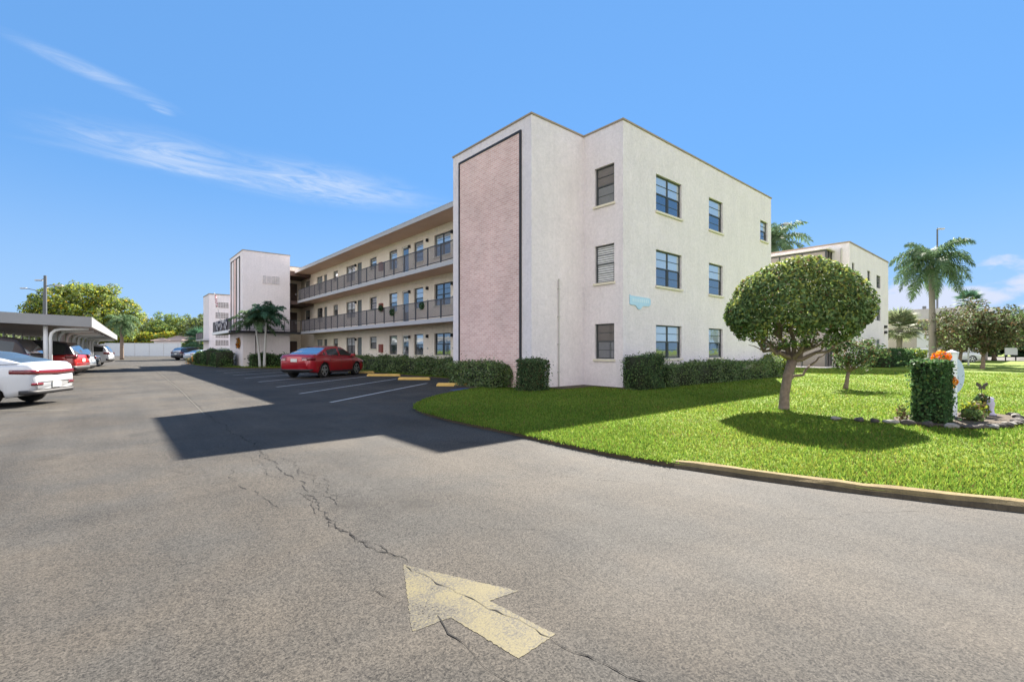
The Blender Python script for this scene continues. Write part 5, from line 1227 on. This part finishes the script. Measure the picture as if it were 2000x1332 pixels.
def fan_palm(label, base, h, nf, rad, seed, m='leaf_grey', base_r=.2):
    r = random.Random(seed); root = thing('fan_palm', label, 'palm tree', base); b = Vector(base); top = b + Vector((.1, 0, h))
    mb = MB(); mb.tube([b, b.lerp(top, .5), top], [base_r * 1.1, base_r * .9, base_r * 1.1], 10); mb.build('trunk', MT['palm_trunk'], root, smooth=True, fix=False)
    mb = MB()
    for i in range(nf):
        az = i * 2.39996 + r.uniform(-.2, .2); el = -0.7 + 2.2 * (i + .5) / nf; d = Vector((math.cos(az) * math.cos(el), math.sin(az) * math.cos(el), math.sin(el)))
        q = top + d * rad * .45; mb.tube([top, q], .015, 4)
        side = d.cross(Vector((0, 0, 1))).normalized() if abs(d.z) < .98 else Vector((1, 0, 0)); up = side.cross(d)
        for k in range(15):
            a = -1.35 + 2.7 * k / 14; e = (d * math.cos(a) + side * math.sin(a) + up * .12).normalized(); ll = rad * .62 * (.75 + .25 * math.cos(a)); w = (side * math.cos(a) - d * math.sin(a)) * rad * .035
            p1 = q + e * ll * .55; p2 = p1 + (e + Vector((0, 0, -.55))).normalized() * ll * .45
            mb.quad(q, q + w * .3, p1 + w, p1 - w); mb.quad(p1 - w, p1 + w, p2 + w * .1, p2 - w * .1)
    mb.build('fronds', MT[m], root, fix=False); return root
# twin stemmed palm in front of the tower
tp = thing('palm_tree', 'twin stemmed small palm with dark arching fronds in front of the stair tower', 'palm tree', (8.6, 40.6, .05))
feather_palm('', (8.75, 40.5, .05), 3.3, 16, 2.0, 61, .06, .10, 'leaf_palm', 'pole_pale', (-.28, .25), .30, 60, .50, .032, True, .7, els=(-.1, 1.2), root=tp)
feather_palm('', (9.02, 40.3, .05), 3.8, 17, 2.1, 62, .065, .11, 'leaf_palm_dark', 'pole_pale', (.12, -.1), .32, 60, .52, .032, True, .7, els=(-.1, 1.2), root=tp)
feather_palm('tall royal palm with drooping feathery crown right of the fan palm', (60.6, 7.7, 0), 9.4, 25, 4.4, 63, .22, .33, 'leaf_palm', 'palm_trunk', (-.2, .1), .40, 84, 1.15, .038, True, 1.5, name='royal_palm', els=(-.75, 1.25))
feather_palm('palm crown peeping from behind the end of the white wall roofline', (47.9, 17.6, 0), 11.2, 28, 3.9, 64, .18, .26, 'leaf_palm', 'palm_trunk', (.2, 0), .32, 60, .9, .04, True, 1.0, els=(-.5, 1.25))
fan_palm('stout fan palm with pale stiff fronds before the beige building', (68.6, 11.6, 0), 3.9, 44, 2.5, 65, 'leaf_grey', .3)
fan_palm('small dark fan palm rising above the rusty trees', (97.7, 8.4, 0), 8.6, 26, 2.2, 66, 'leaf_palm_dark', .18)
fan_palm('pale fan palm head over the pale pole at the right edge', (84.5, 1.6, 0), 4.2, 34, 2.3, 67, 'leaf_mid', .2)
feather_palm('shaggy brownish palm between the big yellow green tree and the hedge', (1.02, 88.7, 0), 5.2, 20, 3.0, 68, .2, .25, 'leaf_palm', 'bark', (0, 0), .45, 30, .7, .06, False, 1.0, els=(-.8, 1.2))
fan_palm('dark green palm cluster beside the far stair tower', (10.2, 88, 0), 2.9, 34, 2.3, 69, 'leaf_palm_dark', .2)

# ------------------------------------------------------------------ sign and planting on the lawn
hedge('ivy_column', 'tall box shaped ivy topiary column beside the white sign post', 'topiary', (11.20, 11.80, 1.25, 1.73, .06, 1.20), 2600, .058, ['leaf_ivy', 'leaf_dark', 'leaf_mid'], [.55, .35, .1], 31, .022, .02, 5, rot=.0, inset=.06)
SG = thing('sign', 'white post sign seen edge on with pale blue round panel beside the ivy column', 'sign', (12.3, 1.3, .07))
sx, sy = 12.62, 1.32; ud = Vector((.80, -.60, 0)); T = frame((sx, sy, 0), ud, Vector((-ud.y, ud.x, 0)))
def signT(u, n, z): return T(u, n, z)
mb = MB(); mb.box(-.055, .055, -.055, .055, .05, 1.34, 0, T); mb.box(-.075, .075, -.075, .075, 1.34, 1.365, 0, T)
n = len(mb.v); mb.v += [T(-.06, -.06, 1.365), T(.06, -.06, 1.365), T(.06, .06, 1.365), T(-.06, .06, 1.365), T(0, 0, 1.41)]
for i in range(4): mb.f.append((n + i, n + (i + 1) % 4, n + 4)); mb.m.append(0)
mb.build('post', MT['sign_white'], SG, bevel=.004)
# panel: runs from the near post away to the far side, rounded right end
Tp = frame((sx, sy, 0), Vector((.62, .785, 0)).normalized(), Vector((.785, -.62, 0)).normalized())
mb = MB(); pts = [(.07, .28), (.07, 1.18)]
mb.v = []; prof = [(-.03 + .26 * math.cos(a), .90 + .34 * math.sin(a)) for a in [math.pi * (-.5 + i / 16) for i in range(17)]]
P2 = [(0.055, .56), ] + [(.055 + .19 * math.cos(a), .90 + .34 * math.sin(a)) for a in [math.pi * (-.5 + i / 16) for i in range(17)]] + [(.055, 1.24)]
k = len(P2)
for q in (-.02, .02): mb.v += [T(u, q, z) for u, z in P2]
mb.f = [tuple(range(k)), tuple(range(2 * k - 1, k - 1, -1))] + [(i, (i + 1) % k, k + (i + 1) % k, k + i) for i in range(k)]; mb.m = [0] * len(mb.f)
mb.build('panel', MT['sign_panel'], SG)
mb = MB(); mb.box(-.17, -.058, -.03, .03, .10, 1.22, 0, T); mb.build('board', MT['sign_panel'], SG)
def blossoms(name, label, cat, c, rad, n, mats, mix, seed, size=.06):
    r = np.random.RandomState(seed); d = r.normal(0, 1, (n, 3)); d /= np.linalg.norm(d, axis=1)[:, None]
    o = leaves_mesh(name, np.array(c) + d * np.array(rad) * r.uniform(.5, 1, (n, 1)), d, size, mats, None, seed, .7, mix); tag(o, label, cat); return o
blossoms('flower_wreath', 'orange and pink artificial flower bunch on top of the ivy column', 'flowers', (11.75, 1.38, 1.27), (.15, .15, .12), 420, ['petal_orange', 'petal_pink', 'leaf_gold'], [.65, .12, .23], 71, .055)
blossoms('flower_wreath', 'smaller rusty orange flower bunch hung low on the sign post side', 'flowers', (12.45, 1.32, .78), (.10, .10, .14), 240, ['petal_orange', 'leaf_rust', 'leaf_gold'], [.45, .4, .15], 72, .05)
blossoms('flowering_plant', 'yellow green leafy plant at the base of the sign post', 'plant', (12.95, 1.02, .24), (.22, .22, .17), 460, ['leaf_yellowgreen', 'leaf_mid', 'leaf_rust'], [.5, .35, .15], 73, .07)
blossoms('flowering_plant', 'small green plant between the ivy column and the sign post', 'plant', (12.2, 1.0, .19), (.2, .2, .13), 320, ['leaf_mid', 'leaf_hedge', 'leaf_rust'], [.5, .3, .2], 74, .06)
blossoms('flowering_plant', 'reddish leggy plant at the left foot of the ivy column', 'plant', (11.15, 1.85, .22), (.09, .09, .18), 150, ['leaf_rust', 'leaf_mid'], [.6, .4], 75, .05)
blossoms('flowering_plant', 'dark leaved stem plant behind the pale garden ornament', 'plant', (13.25, .95, .42), (.12, .12, .12), 130, ['leaf_dark', 'leaf_rust'], [.7, .3], 76, .07)
# butterfly stake
BS = thing('garden_stake', 'dark butterfly shaped stake rising over the yellow green plant', 'garden stake', (13.25, .95, .07))
mb = MB(); mb.tube([(13.25, .95, .05), (13.25, .95, .68)], .006, 6); mb.build('rod', MT['frame_black'], BS)
mb = MB(); Tb = frame((13.25, .95, 0), (.76, -.65, 0), (-.65, -.76, 0))
for s in (-1, 1):
    for q in (0, .008): 
        pass
    pts = [(0, .66), (s * .03, .72), (s * .11, .76), (s * .12, .70), (s * .06, .66), (s * .08, .62), (s * .03, .61)]
    mb.v += [Tb(u, 0, z) for u, z in pts] + [Tb(u, .008, z) for u, z in pts]; n = len(mb.v) - 14
    mb.f += [tuple(n + i for i in range(7)), tuple(n + 13 - i for i in range(7))] + [(n + i, n + (i + 1) % 7, n + 7 + (i + 1) % 7, n + 7 + i) for i in range(7)]; mb.m += [0] * 9
mb.build('wings', MT['stone_dark'], BS)
# pale ornament (small draped figure / urn)
GO = MB(); GO.lathe([(.0, 0), (.09, 0), (.10, .03), (.06, .07), (.075, .14), (.10, .20), (.085, .27), (.05, .31), (.06, .34), (.045, .37), (0, .385)], (13.45, .86, .075), 14)
for v in range(len(GO.v)):
    x, y, z = GO.v[v]; GO.v[v] = (x + .02 * math.sin(z * 30), y + .02 * math.cos(z * 23), z)
o = GO.build('garden_ornament', mat('lilac_stone', (.50, .47, .62), .7, var=.2, vscale=8, bump=.3), smooth=True); tag(o, 'small pale lilac stone ornament at the right of the sign bed', 'ornament')
# dark mulch bed and edging stones
BEDC = [(10.95, 1.9), (10.9, 1.45), (11.1, .95), (11.6, .65), (12.3, .50), (13.0, .45), (13.75, .6), (13.95, .95), (13.5, 1.35), (12.9, 1.7), (12.2, 1.95), (11.6, 2.05)]
mb = MB(); mb.prism(BEDC, .02, .092); o = mb.build('mulch_bed', MT['soil']); struct(o)
def rock(c, s, seed, m):
    r = random.Random(seed); bm = bmesh.new(); bmesh.ops.create_icosphere(bm, subdivisions=2, radius=1)
    for v in bm.verts: 
        k = 1 + .22 * math.sin(v.co.x * 3 + seed) * math.cos(v.co.y * 4 + seed * 2) + r.uniform(-.07, .07); v.co = Vector((v.co.x * s[0] * k, v.co.y * s[1] * k, v.co.z * s[2] * k))
    bmesh.ops.rotate(bm, verts=bm.verts, cent=(0, 0, 0), matrix=Matrix.Rotation(r.uniform(0, 3), 3, 'Z')); bmesh.ops.translate(bm, verts=bm.verts, vec=c)
    me = bpy.data.meshes.new('edging_stone'); bm.to_mesh(me); bm.free(); me.materials.append(MT[m]); return link('edging_stone', me)
RK = resample([(10.55, 2.75), (10.62, 2.35), (10.75, 1.95), (10.85, 1.45), (11.05, .92), (11.6, .6), (12.3, .45), (13.0, .40), (13.8, .52)], .21)
ORD = 'first second third fourth fifth sixth seventh eighth ninth tenth eleventh twelfth thirteenth fourteenth fifteenth sixteenth seventeenth eighteenth nineteenth twentieth twenty-first twenty-second twenty-third twenty-fourth twenty-fifth twenty-sixth'.split()
for i, (x, y) in enumerate(RK):
    o = rock((x + rnd.uniform(-.04, .04), y + rnd.uniform(-.04, .04), .10), (rnd.uniform(.08, .14), rnd.uniform(.05, .08), rnd.uniform(.035, .06)), i, 'stone_pale' if i % 3 == 0 else 'stone_dark')
    tag(o, ('pale grey' if i % 3 == 0 else 'dark brown') + ' rough edging stone, %s from the left in the sign bed row' % ORD[i], 'stone', 'stones edging the sign bed')
# small signs and mailbox far right
for p, l in (((86.5, 3.6), 'white small lawn sign on two dark legs near the right edge'),):
    o = thing('lawn_sign', l, 'sign', (*p, 0)); T = frame((*p, 0), (.76, -.65, 0), (-.65, -.76, 0))
    mb = MB(); mb.box(-.8, .8, 0, .06, .8, 1.7, 0, T); mb.build('panel', MT['metal_white'], o)
    for s in (-.7, .6): mb = MB(); mb.box(s, s + .12, -.06, 0, 0, 1.7, 0, T); mb.build('leg', MT['frame_black'], o)
# wreath on the tower
WR = thing('wreath', 'autumn wreath hanging on the tower wall below the deck', 'wreath', (7.95, 43.8, 1.9)); 
r_ = np.random.RandomState(9); a_ = r_.uniform(0, 6.283, 500); rr_ = .33 + r_.normal(0, .06, 500)
leaves_mesh('blooms', np.stack([np.full(500, 7.93) + r_.normal(0, .04, 500), 44.3 + rr_ * np.cos(a_) * 1.3, 2.0 + rr_ * np.sin(a_)], 1), np.tile((-1., 0, 0), (500, 1)), .12, ['petal_orange', 'leaf_rust', 'leaf_dark', 'leaf_gold'], WR, 9, .6, [.3, .3, .25, .15])

for i_, (hy, hz2, nm) in enumerate(RAILPOTS):
    blossoms('hanging_plant', nm, 'plant', (12.26, hy, hz2), (.12, .24, .22), 160, ['leaf_dark', 'leaf_palm_dark'], [.6, .4], 300 + i_, .10)

# ------------------------------------------------------------------ grass blades (countless)
def pip(P, poly):
    x, y = P[:, 0], P[:, 1]; ins = np.zeros(len(P), bool); n = len(poly)
    for i in range(n):
        (x0, y0), (x1, y1) = poly[i], poly[(i + 1) % n]
        if y0 == y1: continue
        c = ((y0 > y) != (y1 > y)) & (x < (x1 - x0) * (y - y0) / (y1 - y0) + x0); ins ^= c
    return ins
def grass(name, label, poly, z, n, xr, yr, seed, near=4.0, hmul=1.0, excl=(), edge=None):
    r = np.random.RandomState(seed)
    m = n * 6; P = np.stack([r.uniform(xr[0], xr[1], m), r.uniform(yr[0], yr[1], m)], 1)
    d = np.hypot(P[:, 0], P[:, 1]); fz = P @ np.array([math.sin(CAM_AZ), math.cos(CAM_AZ)]); fx = P @ np.array([math.cos(CAM_AZ), -math.sin(CAM_AZ)])
    keep = (r.uniform(0, 1, m) < np.clip((near / d) ** 2.0, 0, 1)) & (np.abs(fx) < fz * 1.35 + 1) & (fz > 0)
    P = P[keep]; P = P[pip(P, poly)]
    for e in excl: P = P[~pip(P, e)]
    P = P[:n]
    if edge is not None:
        E_ = np.array(resample(edge, .006)); E_ = np.repeat(E_, 2, 0); E_ = E_ + r.normal(0, .03, E_.shape); E_[:, 0] += .015; P = np.concatenate([P, E_])
    n = len(P); d = np.hypot(P[:, 0], P[:, 1]); h = r.uniform(.022, .056, n) * hmul * (1 + .25 * np.sin(P[:, 0] * 1.3) * np.sin(P[:, 1] * 1.7)); w = .0035 + .00075 * d
    az = r.uniform(0, 6.283, n); dx, dy = np.cos(az), np.sin(az); la = r.uniform(0, 6.283, n); ln = h * r.uniform(.1, .9, n)
    B = np.stack([P[:, 0], P[:, 1], np.full(n, z - .004)], 1)
    V = np.stack([B + np.stack([-dx * w, -dy * w, 0 * w], 1), B + np.stack([dx * w, dy * w, 0 * w], 1), B + np.stack([np.cos(la) * ln, np.sin(la) * ln, h], 1)], 1).reshape(-1, 3)
    me = bpy.data.meshes.new(name); me.vertices.add(3 * n); me.vertices.foreach_set('co', V.ravel()); me.loops.add(3 * n); me.loops.foreach_set('vertex_index', np.arange(3 * n)); me.polygons.add(n)
    me.polygons.foreach_set('loop_start', np.arange(0, 3 * n, 3)); me.polygons.foreach_set('loop_total', np.full(n, 3))
    pt = np.sin(P[:, 0] * .9 + 2 * np.sin(P[:, 1] * .7)) * .5 + r.normal(0, .6, n); mi = np.where(pt > .75, 1, 0); dry = np.sin(P[:, 0] * 2.3 + 1.7 * np.sin(P[:, 1] * 1.9)) * np.sin(P[:, 1] * 2.7 + P[:, 0]); mi = np.where(r.uniform(0, 1, n) > .97 - .22 * np.clip(dry - .45, 0, 1), 2, mi)
    me.polygons.foreach_set('material_index', mi.astype(int)); me.update(calc_edges=True)
    for x in ('grass_a', 'grass_b', 'grass_c'): me.materials.append(MT[x])
    o = link(name, me); tag(o, label, 'grass', kind='stuff'); return o
leafm('grass_a', (0.110, 0.175, 0.024), .4, .025, .6, .5); leafm('grass_b', (0.185, 0.225, 0.034), .35, .02, .6, .5); leafm('grass_c', (0.20, 0.15, 0.05), .3, .02, .6, .3)
grass('grass', 'bright sunlit lawn grass around the round tree and sign', lawn_poly, .052, 420000, (4.9, 40), (-14, 13.4), 3, near=6.5, excl=[BEDC, [(5.0, 2.9)] + KERB + [(x + .17, y + .12) for x, y in KERB[::-1]]], edge=ISL)
grass('grass', 'shaded grass strip between the wheel stops and the wing hedge', STRIP, .06, 30000, (5.5, 12.8), (17, 57), 4, near=18, hmul=1.6)
